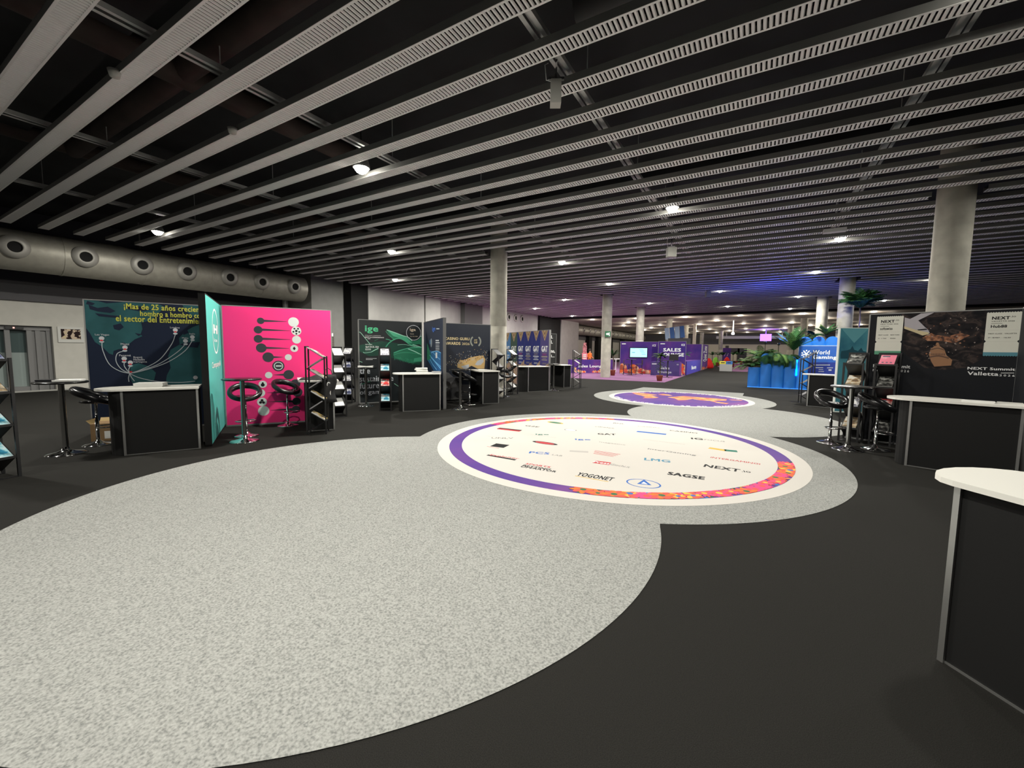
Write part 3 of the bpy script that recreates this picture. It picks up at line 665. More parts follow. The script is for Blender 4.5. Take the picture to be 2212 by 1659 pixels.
for i in range(5):
    a = PI / 2 + 2 * PI * i / 5 + PI / 5; u, z_ = W.uv(*c2(1048, 502)); r_ = rad(1048, 502, 26); W.disc(k_, (u + r_ * math.cos(a), z_ + r_ * math.sin(a)), rad(1048, 502, 9), 4, px=False, n=5)
u, z_ = W.uv(*c2(1029, 667)); r_ = rad(1029, 667, 18)
W.poly([(u - r_ * .7, z_), (u, z_ - r_), (u + r_ * .7, z_), (u, z_ + r_)], 4, k_, px=False)
W.disc(k_, c2(732, 1010), rad(732, 1010, 16), 4); W.bars(k_, [c2(724, 985) + c2(740, 1000)], 4)
for dx, dy in ((0, -14), (-14, 6), (14, 6)): W.disc(k_, c2(725 + dx, 1170 + dy), rad(725, 1170, 12), 4)
g.build('dark_dots', charcoal, W.t); w_.build('white_dots', pale, W.t); k_.build('game_icons', ink, W.t)
MB().box(W.L, W.L + .03, 0, .05, 1.9, 1.97).box(W.L, W.L + .03, 0, .05, .62, .7).build('edge_clip', white, W.t)
# --- ige wall with green waves
IG = Wall('booth_wall', 'black booth wall with green light waves and large ige lettering', (-10.0, 8.17), (-9.1, 9.87), HW, mat('ige_black', (.014, .018, .020), .4))
W = IG
GR = [mat('wave_dark_green', (.008, .055, .035), .45), mat('wave_green', (.02, .17, .09), .45), mat('wave_bright', (.07, .38, .22), .45), mat('wave_pale', (.35, .68, .52), .45)]
b = MB()
W.poly([cI(*p) for p in ((40, 620), (300, 560), (600, 520), (900, 560), (1300, 620), (1680, 640), (1690, 1000), (1500, 1090), (1100, 1000), (880, 930), (600, 860), (300, 880), (60, 760))], 1, b, 0)
W.poly([cI(*p) for p in ((720, 245), (900, 310), (1240, 430), (1340, 520), (1460, 500), (1540, 430), (1670, 335), (1690, 640), (1500, 590), (1320, 620), (1180, 540), (1050, 460), (900, 470), (830, 430), (760, 330))], 2, b, 1)
W.poly([cI(*p) for p in ((880, 800), (1050, 760), (1250, 710), (1500, 660), (1690, 700), (1690, 1010), (1500, 1020), (1300, 1040), (1100, 980), (900, 930))], 2, b, 1)
W.poly([cI(*p) for p in ((730, 250), (900, 320), (1200, 430), (1330, 560), (1250, 560), (1040, 450), (880, 400))], 3, b, 2)
random.seed(3)
for pts, wd, mi in (([(720, 250), (900, 310), (1100, 385), (1240, 430), (1330, 510)], .022, 3), ([(700, 280), (760, 360), (860, 450), (920, 490)], .012, 2),
                    ([(700, 660), (780, 560), (900, 480), (1020, 455), (1140, 500), (1260, 590), (1400, 650)], .03, 2), ([(980, 610), (1150, 600), (1350, 640), (1680, 690)], .01, 3),
                    ([(1200, 690), (1400, 770), (1560, 850), (1680, 890)], .025, 3), ([(1340, 600), (1500, 650), (1620, 690), (1690, 760)], .02, 3),
                    ([(880, 850), (1050, 800), (1250, 795), (1450, 820), (1680, 880)], .012, 2), ([(890, 800), (1080, 730), (1300, 680), (1500, 670), (1680, 690)], .03, 2),
                    ([(20, 370), (50, 320), (90, 310), (200, 440), (340, 610)], .014, 3), ([(360, 775), (440, 730), (530, 690)], .02, 3), ([(160, 780), (200, 800), (360, 780)], .012, 3),
                    ([(1520, 420), (1600, 370), (1670, 335)], .016, 3), ([(1560, 640), (1620, 590), (1670, 560)], .014, 3), ([(1590, 530), (1580, 600)], .016, 3), ([(700, 470), (760, 480), (830, 510)], .02, 2),
                    ([(430, 510), (520, 470)], .012, 1), ([(60, 1000), (140, 1025)], .012, 3), ([(60, 1580), (200, 1520), (360, 1470)], .016, 2), ([(520, 1450), (620, 1500), (780, 1560)], .012, 2), ([(900, 1530), (960, 1570), (1010, 1600)], .012, 3)):
    W.stroke(b, [cI(*p) for p in pts], wd, 4, mi)
for i in range(40):
    x = 1380 + i * 8; W.stroke(b, [cI(x, 900 + abs(i - 20) * 1.5), cI(x - 12 - i * .3, 1010 - i * .6)], .008, 4, 2, smooth=False)
for i in range(120):
    x = random.uniform(900, 1400); y = 930 + (x - 900) * .22 + random.uniform(-60, 40); W.disc(b, cI(x, y), .006, 4, 2, n=5)
b.build('wave_print', GR, W.t)
b = MB(); W.text(b, 'ige', cI(200, 145), cI(520, 340), .05, 5)
b.build('green_lettering', mat('ige_green', (.08, .5, .25), .45), W.t)
b = MB()
W.text(b, 'ITALIAN GAMING', cI(205, 372), cI(580, 398), .0, 5); W.text(b, 'EXPO & CONFERENCE', cI(205, 410), cI(655, 447), .06, 5)
W.text(b, 'SAVE THE DATE', cI(212, 588), cI(375, 612), .03, 5); W.text(b, 'April 24-25, 2026', cI(212, 632), cI(535, 690), .04, 5); W.text(b, 'ROME', cI(212, 698), cI(345, 725), .07, 5)
W.bars(b, [cI(262, 458) + cI(330, 468), cI(212, 746) + cI(355, 749), cI(225, 928) + cI(480, 936), cI(225, 955) + cI(385, 963)], 5)
b.build('white_lettering', white, W.t)
b = MB(); W.ring(b, cI(1365, 320), rad(1, 1, 1) if False else .235, .014, 5)
for i, t_ in enumerate(('the', 'sustainable', 'future', 'of gaming')):
    x0, y0, x1, y1 = ((75, 1160, 325, 1300), (75, 1350, 880, 1490), (75, 1510, 540, 1659), (75, 1690, 800, 1830))[i]
    ua, za = W.uv(*cI(x0, y0)); ub, _ = W.uv(*cI(x1, y0)); zb = W.uv(*cI(x0, y1))[1]
    W.text(b, t_, (ua, za), (min(ub, W.L - .05), zb), .02, 5, px=False)
b.build('pale_lettering', mat('silver_white', (.6, .62, .66), .4), W.t)
b = MB(); W.disc(b, cI(1365, 320), .2, 4); b.build('emblem_face', mat('ige_black', (0, 0, 0)), W.t)
b = MB(); W.text(b, 'iga', cI(1275, 210), cI(1415, 300), .04, 6); W.text(b, 'Awards', cI(1280, 332), cI(1370, 358), .03, 6); W.text(b, 'April 24, 2026', cI(1280, 392), cI(1460, 425), .02, 6)
b.build('emblem_lettering', mat('cream_print', (.6, .5, .38), .5), W.t)
# --- blue side wall of the ige booth
W = Wall('booth_wall', 'narrow side wall with blue light waves and a small blue ige logo', (-9.1, 9.95), (-7.23, 8.66), HW, mat('deep_navy', (.018, .024, .045), .4), edge=mat('grey_edge', (.09, .09, .09), .5))
b = MB(); BL = [mat('wave_blue', (.02, .10, .26), .45), mat('wave_light_blue', (.15, .42, .75), .45), GR[1], mat('astronaut_grey', (.22, .25, .3), .5)]
W.poly([cI(*p) for p in ((1690, 700), (1800, 760), (1950, 760), (2020, 800), (2020, 1230), (1850, 1230), (1750, 1050), (1690, 960))], 1, b, 0)
W.poly([cI(*p) for p in ((1690, 560), (1740, 700), (1790, 900), (1740, 980), (1690, 960))], 2, b, 2)
for pts, wd, mi in (([(1780, 900), (1850, 980), (1950, 1100), (2020, 1180)], .03, 1), ([(1760, 950), (1830, 1080), (1920, 1200)], .03, 1), ([(1790, 800), (1850, 765), (1950, 765), (2020, 800)], .02, 1), ([(1750, 850), (1900, 1020), (2020, 1130)], .02, 1), ([(1810, 760), (1900, 860), (2000, 960)], .015, 1)):
    W.stroke(b, [cI(*p) for p in pts], wd, 3, mi)
W.disc(b, cI(1790, 560), .1, 3, 3, asp=1.3); W.disc(b, cI(1760, 540), .06, 4, 0, asp=1.2)
b.build('wave_print', BL, W.t)
b = MB(); W.text(b, 'ige', cI(1815, 180), cI(1890, 300), .04, 5); b.build('blue_lettering', mat('ige_blue', (.05, .16, .6), .5), W.t)
b = MB(); W.bars(b, [cI(1895, 490) + cI(1975, 520), cI(1895, 545) + cI(1990, 570), cI(1915, 215) + cI(1985, 235), cI(1895, 790) + cI(1935, 925)] + [cI(1895, 600 + i * 22) + cI(1985, 606 + i * 22) for i in range(7)], 5)
b.build('text_lines', mat('soft_white_print', (0, 0, 0)), W.t)
# --- Casino Guru awards wall
W = Wall('booth_wall', 'midnight blue booth wall with gold CASINO GURU AWARDS 2026 lettering', (-8.85, 10.0), (-7.75, 11.75), HW, mat('midnight', (.012, .018, .034), .4))
b = MB(); W.text(b, 'CASINO GURU', cG(80, 300), cG(508, 358), .05, 4); W.text(b, 'AWARDS', cG(80, 380), cG(352, 436), .06, 4); W.text(b, '2026', cG(378, 395), cG(508, 438), .02, 4); W.text(b, 'CG', cG(585, 340), cG(636, 410), .03, 4)
b.build('gold_lettering', mat('gold_lettering_print', (.72, .6, .34), .4), W.t)
b = MB(); u, z_ = W.uv(*cG(612, 375)); W.ring(b, (u, z_), .2, .05, 4, px=False, a0=2.2, a1=4.1); W.ring(b, (u, z_), .2, .05, 4, px=False, a0=-.95, a1=.95)
b.build('laurel_emblem', mat('laurel', (.3, .32, .28), .5), W.t)
b = MB(); random.seed(5)
for i in range(150):
    x = random.uniform(80, 820); y = 700 + random.gauss(0, 1) * 70 - (x - 300) * .16; W.disc(b, cG(x, y), random.uniform(.004, .014), 2, random.choice([0, 1, 1, 2]), n=6)
W.poly([cG(*p) for p in ((300, 760), (340, 690), (400, 700), (520, 650), (640, 625), (740, 615), (775, 680), (760, 840), (640, 840), (540, 790), (420, 860), (300, 820))], 3, b, 1)
W.poly([cG(*p) for p in ((360, 800), (500, 765), (495, 820), (430, 860))], 4, b, 0); W.poly([cG(*p) for p in ((600, 770), (640, 710), (740, 660), (750, 720), (700, 775), (640, 785))], 4, b, 0)
for i in range(90):
    t_ = random.random(); W.disc(b, cG(320 + 430 * t_, 740 - 100 * t_ + random.uniform(-25, 25)), random.uniform(.008, .02), 5, random.choice([1, 3, 3, 2]), n=6)
b.build('masquerade_print', [mat('soft_white_print', (0, 0, 0)), gold, silver, mat('bronze_print', (.22, .11, .04), .5)], W.t)
b = MB(); W.poly([cG(*p) for p in ((65, 890), (150, 910), (260, 1010), (340, 1110), (500, 1110), (600, 1390), (65, 1390))], 1, b, 0)
W.stroke(b, [cG(*p) for p in ((65, 1110), (130, 1050), (220, 1020), (330, 1020))], .14, 2, 1); W.stroke(b, [cG(*p) for p in ((65, 1270), (130, 1180), (230, 1130), (340, 1120))], .1, 2, 2)
b.build('grey_swirl_print', [mat('swirl_grey', (.14, .14, .145), .5), mat('swirl_dark', (.07, .07, .075), .5), mat('swirl_light', (.22, .22, .22), .5)], W.t)
MB().box(-.06, .12, -.03, .06, HW, HW + .05).build('corner_clip', white, W.t)
# --- flag banners wall (six printed panels)
gp = [(-7.33 - .598 * .7 * 0, 0)]
W = Wall('booth_wall', 'blue booth wall of six GAT event panels with gold chevrons', (-10.95, 17.85), (-7.33, 15.48), HW, mat('gat_blue', (.025, .032, .17), .45))
b = MB(); L6 = W.L / 6; cols = [0, 1, 2, 2, 2, 3]; lt = MB(); sm = MB(); ch = MB(); im = MB()
for i in range(6):
    a0, a1 = i * L6 + .005, (i + 1) * L6 - .005; cm_ = (a0 + a1) / 2
    W.poly([(a0 + .01, .03), (a1, .03), (a1, HW - .02), (a0 + .01, HW - .02)], 1, b, cols[i], px=False)
    W.poly([(a0 + .01, .03), (a1, .03), (a1, 1.12 if i % 2 else 1.2), (cm_, .95), (a0 + .01, 1.0)], 2, im, 0, px=False)
    for k, (wd, mi) in enumerate(((.25, 0), (.21, 1), (.17, 0), (.12, 1), (.07, 0))):
        W.poly([(cm_ - wd, HW - .02), (cm_ + wd, HW - .02), (cm_, HW - .02 - wd * 1.75)], 2 + k * .5, ch, mi, px=False)
    W.text(lt, 'GAT', (cm_ - .25, 1.82), (cm_ + .25, 1.57), .09, 4, px=False)
    if i > 1: W.text(sm, 'EXPO', (cm_ - .16, 1.5), (cm_ + .16, 1.41), .0, 4, i % 3, px=False)
    W.bars(sm, [(cm_ - .24, 1.535, cm_ + .24, 1.525), (cm_ - .24, 1.39, cm_ + .24, 1.345), (cm_ - .15, 1.31, cm_ + .15, 1.29), (cm_ - .22, 1.25, cm_ + .22, 1.215), (cm_ - .15, 1.1, cm_ + .15, 1.085), (cm_ - .17, 1.06, cm_ + .17, 1.045)], 4, i % 2, px=False)
b.build('colour_panel', [mat('gat_sky', (.03, .14, .34), .45), mat('gat_green', (.01, .045, .03), .45), mat('gat_navy', (.028, .034, .17), .45), mat('gat_violet', (.045, .03, .17), .45)], W.t)
ch.build('chevrons', [mat('chevron_gold', (.5, .36, .16), .5), mat('chevron_maroon', (.09, .01, .02), .5)], W.t)
lt.build('white_lettering', white, W.t); sm.build('small_lettering', [mat('soft_white_print', (0, 0, 0)), mat('dull_gold_print', (.3, .26, .2), .5), mat('dull_red_print', (.35, .06, .12), .5)], W.t)
im.build('textile_print', ramp_mat('textile', 'noise', 6, [(.3, (.05, .1, .25)), (.45, (.30, .17, .10)), (.55, (.45, .35, .25)), (.65, (.16, .06, .04)), (.75, (.05, .25, .3))], .5, stretch=(2, 1, 1)), W.t)
# --- dark wall with clipped white words
W = Wall('booth_wall', 'dark grey booth wall with cropped white words behind the GAT panels', (-9.25, 16.95), (-8.35, 18.45), HW - .04, mat('slate_print', (.035, .035, .035), .5))
b = MB(); W.text(b, 'l.', c4(985, 335), c4(1010, 388), .09, 3); W.text(b, 'L.', c4(985, 418), c4(1008, 470), .09, 3); W.text(b, 'no,', c4(980, 578), c4(1045, 628), .08, 3); W.text(b, 'L...', c4(985, 650), c4(1040, 692), .09, 3)
b.build('white_lettering', white, W.t)

# --- NEXT wall on the right
NX = Wall('booth_wall', 'tall black NEXT Summit Valletta booth wall with airplane and ticket prints', (1.8, 10.12), (3.62, 9.63), 2.39, mat('next_black', (.009, .010, .013), .7, spec=.2))
W = NX
city = ramp_mat('city_night', 'noise', 5, [(.35, (.006, .006, .008)), (.5, (.018, .015, .016)), (.6, (.055, .04, .036)), (.68, (.015, .015, .018)), (.8, (.12, .07, .05))], .5, stretch=(1, 1, 1.6), detail=8, dist=1.2)
b = MB(); W.poly([c7(*p) for p in ((1030, 135), (1790, 115), (1790, 200), (1760, 400), (1750, 560), (1600, 640), (1400, 660), (1230, 640), (1120, 560), (1040, 500), (1040, 300))], 1, b); b.build('city_print', city, W.t)
b = MB()
W.poly([c7(*p) for p in ((1270, 520), (1290, 470), (1330, 440), (1340, 415), (1358, 415), (1368, 445), (1410, 475), (1430, 530), (1480, 570), (1470, 620), (1320, 630), (1290, 580))], 2, b, 0)
W.poly([c7(*p) for p in ((1210, 370), (1290, 330), (1330, 345), (1430, 360), (1560, 330), (1640, 350), (1500, 420), (1380, 400), (1260, 400))], 2, b, 1)
for i in range(9): W.bars(b, [c7(1295 + i * 14, 512) + c7(1302 + i * 14, 530)], 3, 2)
W.stroke(b, [c7(*p) for p in ((1280, 545), (1360, 535), (1450, 555))], .02, 3, 2); W.stroke(b, [c7(*p) for p in ((1290, 480), (1350, 465), (1410, 482))], .015, 3, 2)
for i in range(60):
    W.disc(b, c7(random.uniform(1230, 1740), random.uniform(170, 560)), random.uniform(.004, .014), 2, random.choice([1, 3, 3]), n=5)
b.build('dome_print', [mat('dome_tan', (.27, .13, .06), .5), ramp_mat('street_glow', 'noise', 14, [(.4, (.06, .035, .03)), (.55, (.3, .13, .07)), (.7, (.5, .3, .2))], .5), mat('dome_shadow', (.08, .035, .02), .5), mat('city_speck', (.25, .2, .18), .5)], W.t)
b = MB()
W.poly([c7(*p) for p in ((1055, 190), (1110, 205), (1180, 220), (1235, 275), (1265, 300), (1280, 330), (1225, 350), (1150, 320), (1050, 285))], 3, b, 0)
W.poly([c7(*p) for p in ((1100, 205), (1200, 155), (1300, 128), (1320, 132), (1230, 190), (1165, 222))], 4, b, 0)
W.poly([c7(*p) for p in ((1050, 268), (1150, 300), (1270, 325), (1268, 340), (1215, 352), (1140, 322), (1050, 290))], 4, b, 1)
W.poly([c7(*p) for p in ((1165, 298), (1245, 290), (1262, 300), (1180, 306))], 5, b, 2)
b.build('airplane_print', [mat('plane_white', (.36, .34, .37), .5), mat('plane_cream', (.5, .42, .25), .5), ink], W.t)
def ticket(cf, tl, tr, br, bl, notch, band, brand, sub, col, texts):
    U = lambda p: Vector(W.uv(*cf(*p))); a, c_, d_, e_ = U(tl), U(tr), U(br), U(bl)
    u0, u1 = (a.x + e_.x) / 2, (c_.x + d_.x) / 2; z1, z0 = (a.y + c_.y) / 2, (d_.y + e_.y) / 2; zn = (U(notch[0]).y + U(notch[1]).y) / 2; zb_ = U(band).y
    b = MB(); n = 13; top = []; bot = []
    for i in range(n * 4 + 1):
        t_ = i / (n * 4); dz = .012 * abs(math.sin(PI * t_ * n)); top.append((u0 + (u1 - u0) * t_, z1 - .012 + dz)); bot.append((u0 + (u1 - u0) * t_, z0 + .012 - dz))
    right = [(u1, zn + .025)] + [(u1 - .02, zn)] + [(u1, zn - .025)]; left = [(u0, zn - .025), (u0 + .02, zn), (u0, zn + .025)]
    W.poly(bot + right[::-1] + top[::-1] + left[::-1], 6, b, 0, px=False)
    W.poly(bot + [(u1, zb_), (u0, zb_)], 6.5, b, 1, px=False)
    b.build('ticket_print', [mat('ticket_cream', (.62, .62, .55), .5), col], W.t)
    b = MB(); X = lambda t_: u0 + (u1 - u0) * t_; Z = lambda t_: z1 + (z0 - z1) * t_
    W.text(b, 'NEXT', (X(.16), Z(.1)), (X(.68), Z(.17)), .06, 7, px=False); W.text(b, '.io', (X(.7), Z(.09)), (X(.84), Z(.125)), .02, 7, px=False)
    W.text(b, sub, (X(.15), Z(.195)), (X(.82), Z(.22)), .02, 7, px=False); W.text(b, brand, (X(.15), Z(.29)), (X(.62), Z(.355)), .05, 7, px=False)
    for k, (t_, x0, x1, za, zb2) in enumerate(texts): W.text(b, t_, (X(x0), Z(za)), (X(x1), Z(zb2)), .03, 7, px=False)
    W.bars(b, [(X(.15), Z(.255), X(.48), Z(.262))], 7, px=False)
    b.build('ticket_lettering', ink, W.t)
    b = MB(); W.bars(b, [(X(.04), Z(.41), X(.96), Z(.4125)), (X(.04), Z(.662), X(.96), Z(.664))], 7, px=False); b.build('fold_line', mat('ticket_line', (.35, .35, .32), .5), W.t)
ticket(cN, (265, 135), (860, 130), (775, 1005), (190, 990), ((225, 710), (800, 710)), (500, 915), 'softswiss', 'NEW YORK 2026', mat('ticket_green', (.08, .28, .17), .5), [('FIRST CLASS', .1, .48, .475, .5), ('NEW YORK', .56, .9, .475, .5), ('10 - 11 MAR', .1, .42, .565, .59), ('SEVEN', .56, .76, .565, .59)])
ticket(cV, (605, 120), (1235, 105), (1135, 915), (515, 905), ((560, 645), (1165, 640)), (800, 838), 'Hub88', 'VALLETTA 2026', mat('ticket_blue', (.07, .22, .28), .5), [('FIRST CLASS', .1, .5, .475, .5), ('VALLETTA', .57, .92, .475, .5), ('27 - 28 MAY', .1, .45, .565, .59), ('16:30', .57, .76, .565, .59)])
b = MB()
W.text(b, 'NEXT Summit', cV(250, 1098), cV(1100, 1170), .05, 7); W.text(b, 'Valletta', cV(250, 1180), cV(800, 1262), .04, 7); W.text(b, '2026', cV(822, 1232), cV(1092, 1276), .02, 7, space=1.5); W.bars(b, [cV(845, 1204) + cV(1085, 1214)], 7)
u1_ = W.uv(*cN(1000, 1260))[0]; za = W.uv(*cN(800, 1225))[1]; zb_ = W.uv(*cN(800, 1300))[1]; ul = W.uv(*cN(165, 1260))[0]
W.text(b, 'NEXT Summit', (ul, za), (u1_, zb_), .05, 7, px=False); zc = W.uv(*cN(800, 1335))[1]; zd = W.uv(*cN(800, 1388))[1]; um = W.uv(*cN(720, 1360))[0]
W.text(b, 'New York', (ul, zc), (um - .015, zd), .04, 7, px=False); W.text(b, '2026', (um, zc), (u1_ - .01, zd), .02, 7, px=False, space=1.5)
W.text(b, 'The', c7(975, 1242), c7(1037, 1264), .04, 7)
b.build('white_lettering', white, W.t)
# side wall at the frame's right edge
RF = Wall('booth_wall', 'black side wall standing beside the NEXT counter', (3.56, 9.66), (3.24, 8.46), 2.39, mat('next_black', (0, 0, 0)))
# teal city booth wall
W = Wall('booth_wall', 'teal blue booth wall with a faint skyline behind the right brochure racks', (1.98, 14.55), (4.1, 15.35), 2.36, ramp_mat('teal_sky', 'noise', .8, [(.35, (.02, .10, .15)), (.5, (.05, .19, .24)), (.65, (.08, .26, .30))], .35), edge=mat('pale_edge', (.7, .75, .7), .5))
b = MB(); cB = crop(4.879, 1720, 660)
W.poly([cB(*p) for p in ((480, 245), (760, 245), (610, 395))], 1, b, 0)
W.poly([cB(*p) for p in ((465, 520), (475, 480), (540, 470), (570, 460), (592, 425), (610, 465), (650, 480), (685, 445), (705, 480), (755, 490), (755, 560), (465, 560))], 2, b, 1)
b.build('skyline_print', [mat('teal_light', (.09, .26, .30), .4), mat('teal_shadow', (.012, .055, .08), .4)], W.t)

# ================================================================ FURNITURE
def counter(label, p0, p1, d_, bulge=.15, over=(.07, .05, .02), h=1.0, side='L', name='booth_counter'):
    """bar-fronted black counter: local x along its front, y backwards; the left end may be curved"""
    v = Vector((p1[0] - p0[0], p1[1] - p0[1])); w_ = v.length
    t = thing(name, label, 'counter', (p0[0], p0[1], 0), math.atan2(v.y, v.x), 'black booth counters with white tops')
    n = 10
    def outline(bl, f, r_, bk, l=0):
        pts = [(0 - l, -f), (w_ + r_, -f), (w_ + r_, d_ + bk)]
        if bl: pts = [(w_ + r_, -f), (w_ + r_, d_ + bk)] + [(-bl * math.sin(PI * i / n), (d_ + bk + f) * (.5 + .5 * math.cos(PI * i / n)) - f) for i in range(n + 1)]
        else: pts.append((-l, d_ + bk))
        return pts
    MB().prism(outline(bulge, 0, 0, 0), .004, h - .03).build('body', blackp, t)
    tp = outline(bulge + over[0] + .08, over[1], over[2], .04) if bulge else outline(0, over[1], over[2], .04, over[0])
    if not bulge:
        l, f = over[0] + .05, over[1]; q = [(-l + .12 * (1 - math.cos(a)), -f + .12 * (1 - math.sin(a))) for a in [PI / 2 * i / 6 for i in range(7)]]
        tp = q + [(w_ + over[2], -f), (w_ + over[2], d_ + .04)] + [(-l + .12 * (1 - math.sin(a)), d_ + .04 - .12 * (1 - math.cos(a))) for a in [PI / 2 * i / 6 for i in range(7)]]
    MB().prism(tp, h - .03, h).build('worktop', whitet, t)
    for x in (0, w_): MB().box(x - .014, x + .014, -.016, .012, 0, h - .03).build('corner_profile', alu, t)
    MB().box(.014, w_ - .014, -.006, .0, 0.0, .012).build('bottom_trim', alu, t)
    return t
counter('black counter with white top in front of the teal world map wall', (-8.06, 2.32), (-7.655, 3.115), .55, .2)
counter('black counter end with tote bags beside the pink wall', (-7.51, 4.88), (-7.26, 5.3), 1.0, 0, (.08, .05, .1))
counter('black counter with paper stack in front of the green wave wall', (-7.87, 7.81), (-7.25, 8.545), .5, .1)
counter('black counter end standing beside the CASINO GURU wall', (-7.03, 10.25), (-6.75, 10.69), 1.0, 0)
counter('black counter in front of the GAT panels', (-7.64, 14.27), (-7.14, 15.1), .6, .25)
counter('black counter farthest along the left booth row', (-7.25, 16.89), (-7.07, 17.2), 1.0, 0, (.08, .05, .05))
counter('black counter below the World Gaming sign', (1.47, 15.75), (2.42, 15.5), .45, .06)
counter('black counter with white top in front of the NEXT wall', (2.01, 8.18), (3.0, 7.86), .55, .15)
counter('nearest counter, black with white rounded top at the edge of the view', (.955, 3.0), (1.585, 2.21), .55, .09, (.04, .05, .05))

def table_parts(t, top=True):
    MB().lathe([(0, 0), (.23, .0), (.235, .006), (.2, .018), (.1, .04), (.05, .07), (.036, .11), (0, .11)], 40).build('base', chrome, t)
    MB().lathe([(.036, .09), (.036, 1.07), (.045, 1.075)], 24).build('column', chrome, t)
    MB().lathe([(0, 1.07), (.285, 1.07), (.3, 1.08), (.3, 1.09), (.29, 1.1), (0, 1.1)], 48).build('table_top', mat('table_black', (.012, .012, .012), .25), t)
tp = thing('bar_table', 'round black bar table with brochures in front of the beige wall', 'bar table', (-8.92, 1.89, 0), 0, 'round black bar tables'); table_parts(tp)
for (x, y), lab in (((-7.63, 3.78), 'round black bar table in front of the pink wall'), ((-9.5, 8.0), 'round black bar table holding an open white booklet by the green wave wall'),
                    ((-6.94, 9.02), 'round black bar table in front of the gold CASINO GURU lettering wall'), ((-7.04, 15.34), 'round bar table between the GAT counter and the farthest counter'),
                    ((1.45, 8.97), 'round black bar table between the two right stools')):
    dup(tp, (x, y, 0), 0, lab)
def stool_parts(t):
    MB().lathe([(0, 0), (.2, .0), (.205, .006), (.17, .016), (.08, .035), (.04, .065), (.026, .09), (0, .09)], 40).build('base', chrome, t)
    MB().lathe([(.026, .08), (.026, .42), (.018, .42), (.018, .7), (.024, .7)], 20).build('column', chrome, t)
    MB().tube([(0, 0, .3), (.12, -.02, .3), (.16, -.12, .3), (.12, -.2, .3), (0, -.23, .3), (-.12, -.2, .3), (-.16, -.12, .3), (-.12, -.02, .3), (0, 0, .3)], .011, 8).build('footrest', chrome, t)
    b = MB(); n = 40
    # seat pan : shallow disc
    b.lathe([(0, .7), (.14, .7), (.19, .715), (.2, .735), (.185, .75), (.12, .738), (0, .732)], 32); b.build('seat', leather, t)
    # ring back: an oval padded ring rising from front (-y) to the back (+y)
    path = []; rr = []
    for i in range(n):
        a = 2 * PI * i / n; s_ = math.sin(a); path.append((.235 * math.cos(a), .005 + .21 * s_ + .03 * max(s_, 0), .81 + .11 * s_)); rr.append(.04 + .008 * s_)
    MB().tube(path, rr, 12, closed=True, flat=1.25).build('ring_back', leather, t)
    for sx_ in (-1, 1): MB().tube([(sx_ * .225, -.04, .79), (sx_ * .2, -.02, .75), (sx_ * .14, 0, .725)], .034, 8).build('arm_joint', leather, t)
    MB().tube([(.03, 0, .69), (.14, -.03, .69), (.17, -.035, .685)], .006, 6).build('lever', chrome, t)
sp = thing('bar_stool', 'black ring-back bar stool between the brochure table and the map counter', 'bar stool', (-9.31, 2.35, 0), 2.7, 'black ring-back bar stools'); stool_parts(sp)
for (x, y), rz, lab in (((-8.05, 4.03), 1.1, 'black bar stool behind the bar table at the pink wall'), ((-8.42, 5.04), 1.75, 'black bar stool closest to the dots of the pink wall'),
                        ((-7.9, 10.33), 2.2, 'rear black bar stool at the grey swirl of the awards wall'), ((-7.33, 9.98), 2.3, 'front black bar stool at the grey swirl of the awards wall'),
                        ((-7.55, 12.35), 1.2, 'black bar stool behind the counter end at the concrete column'), ((-9.2, 14.9), 1.2, 'black bar stool at the textile prints of the GAT panels'),
                        ((1.26, 9.47), .5, 'black bar stool in front of the teal skyline booth'), ((1.87, 9.27), 1.3, 'black bar stool in front of the rack with the pink brochure')):
    dup(sp, (x, y, 0), rz, lab)

# brochure racks ------------------------------------------------
SEG, DEP, WID = .2, .3, .26
def rack_parts(t):
    for sx_ in (-1, 1):
        MB().box(sx_ * (WID / 2 + .012) - .015, sx_ * (WID / 2 + .012) + .015, DEP / 2, DEP / 2 + .024, 0, 1.67).build('rear_post', black, t)
        MB().box(sx_ * (WID / 2 + .012) - .015, sx_ * (WID / 2 + .012) + .015, -DEP / 2 - .024, -DEP / 2, 0, 1.48).build('front_post', black, t)
    b = MB(); pts = [((DEP / 2 if i % 2 == 0 else -DEP / 2), 1.65 - i * SEG) for i in range(9)]
    for (y0, z0), (y1, z1) in zip(pts, pts[1:]):
        b.add([(-WID / 2, y0, z0), (WID / 2, y0, z0), (WID / 2, y1, z1), (-WID / 2, y1, z1), (-WID / 2, y0, z0 - .006), (WID / 2, y0, z0 - .006), (WID / 2, y1, z1 - .006), (-WID / 2, y1, z1 - .006)],
              [(0, 3, 2, 1), (4, 5, 6, 7), (0, 4, 7, 3), (1, 2, 6, 5), (0, 1, 5, 4), (3, 7, 6, 2)])
    b.build('zigzag_shelf', black, t)
    for i in (1, 3, 5, 7): MB().box(-WID / 2, WID / 2, -DEP / 2 - .02, -DEP / 2 - .014, pts[i][1] - .01, pts[i][1] + .02).build('lip', black, t)
    for y_ in (-DEP / 2 - .02, DEP / 2): MB().box(-WID / 2 - .02, WID / 2 + .02, y_, y_ + .02, 0, .015).build('foot_rail', black, t)
    MB().box(-WID / 2, WID / 2, DEP / 2, DEP / 2 + .02, 1.64, 1.67).build('top_rail', black, t)
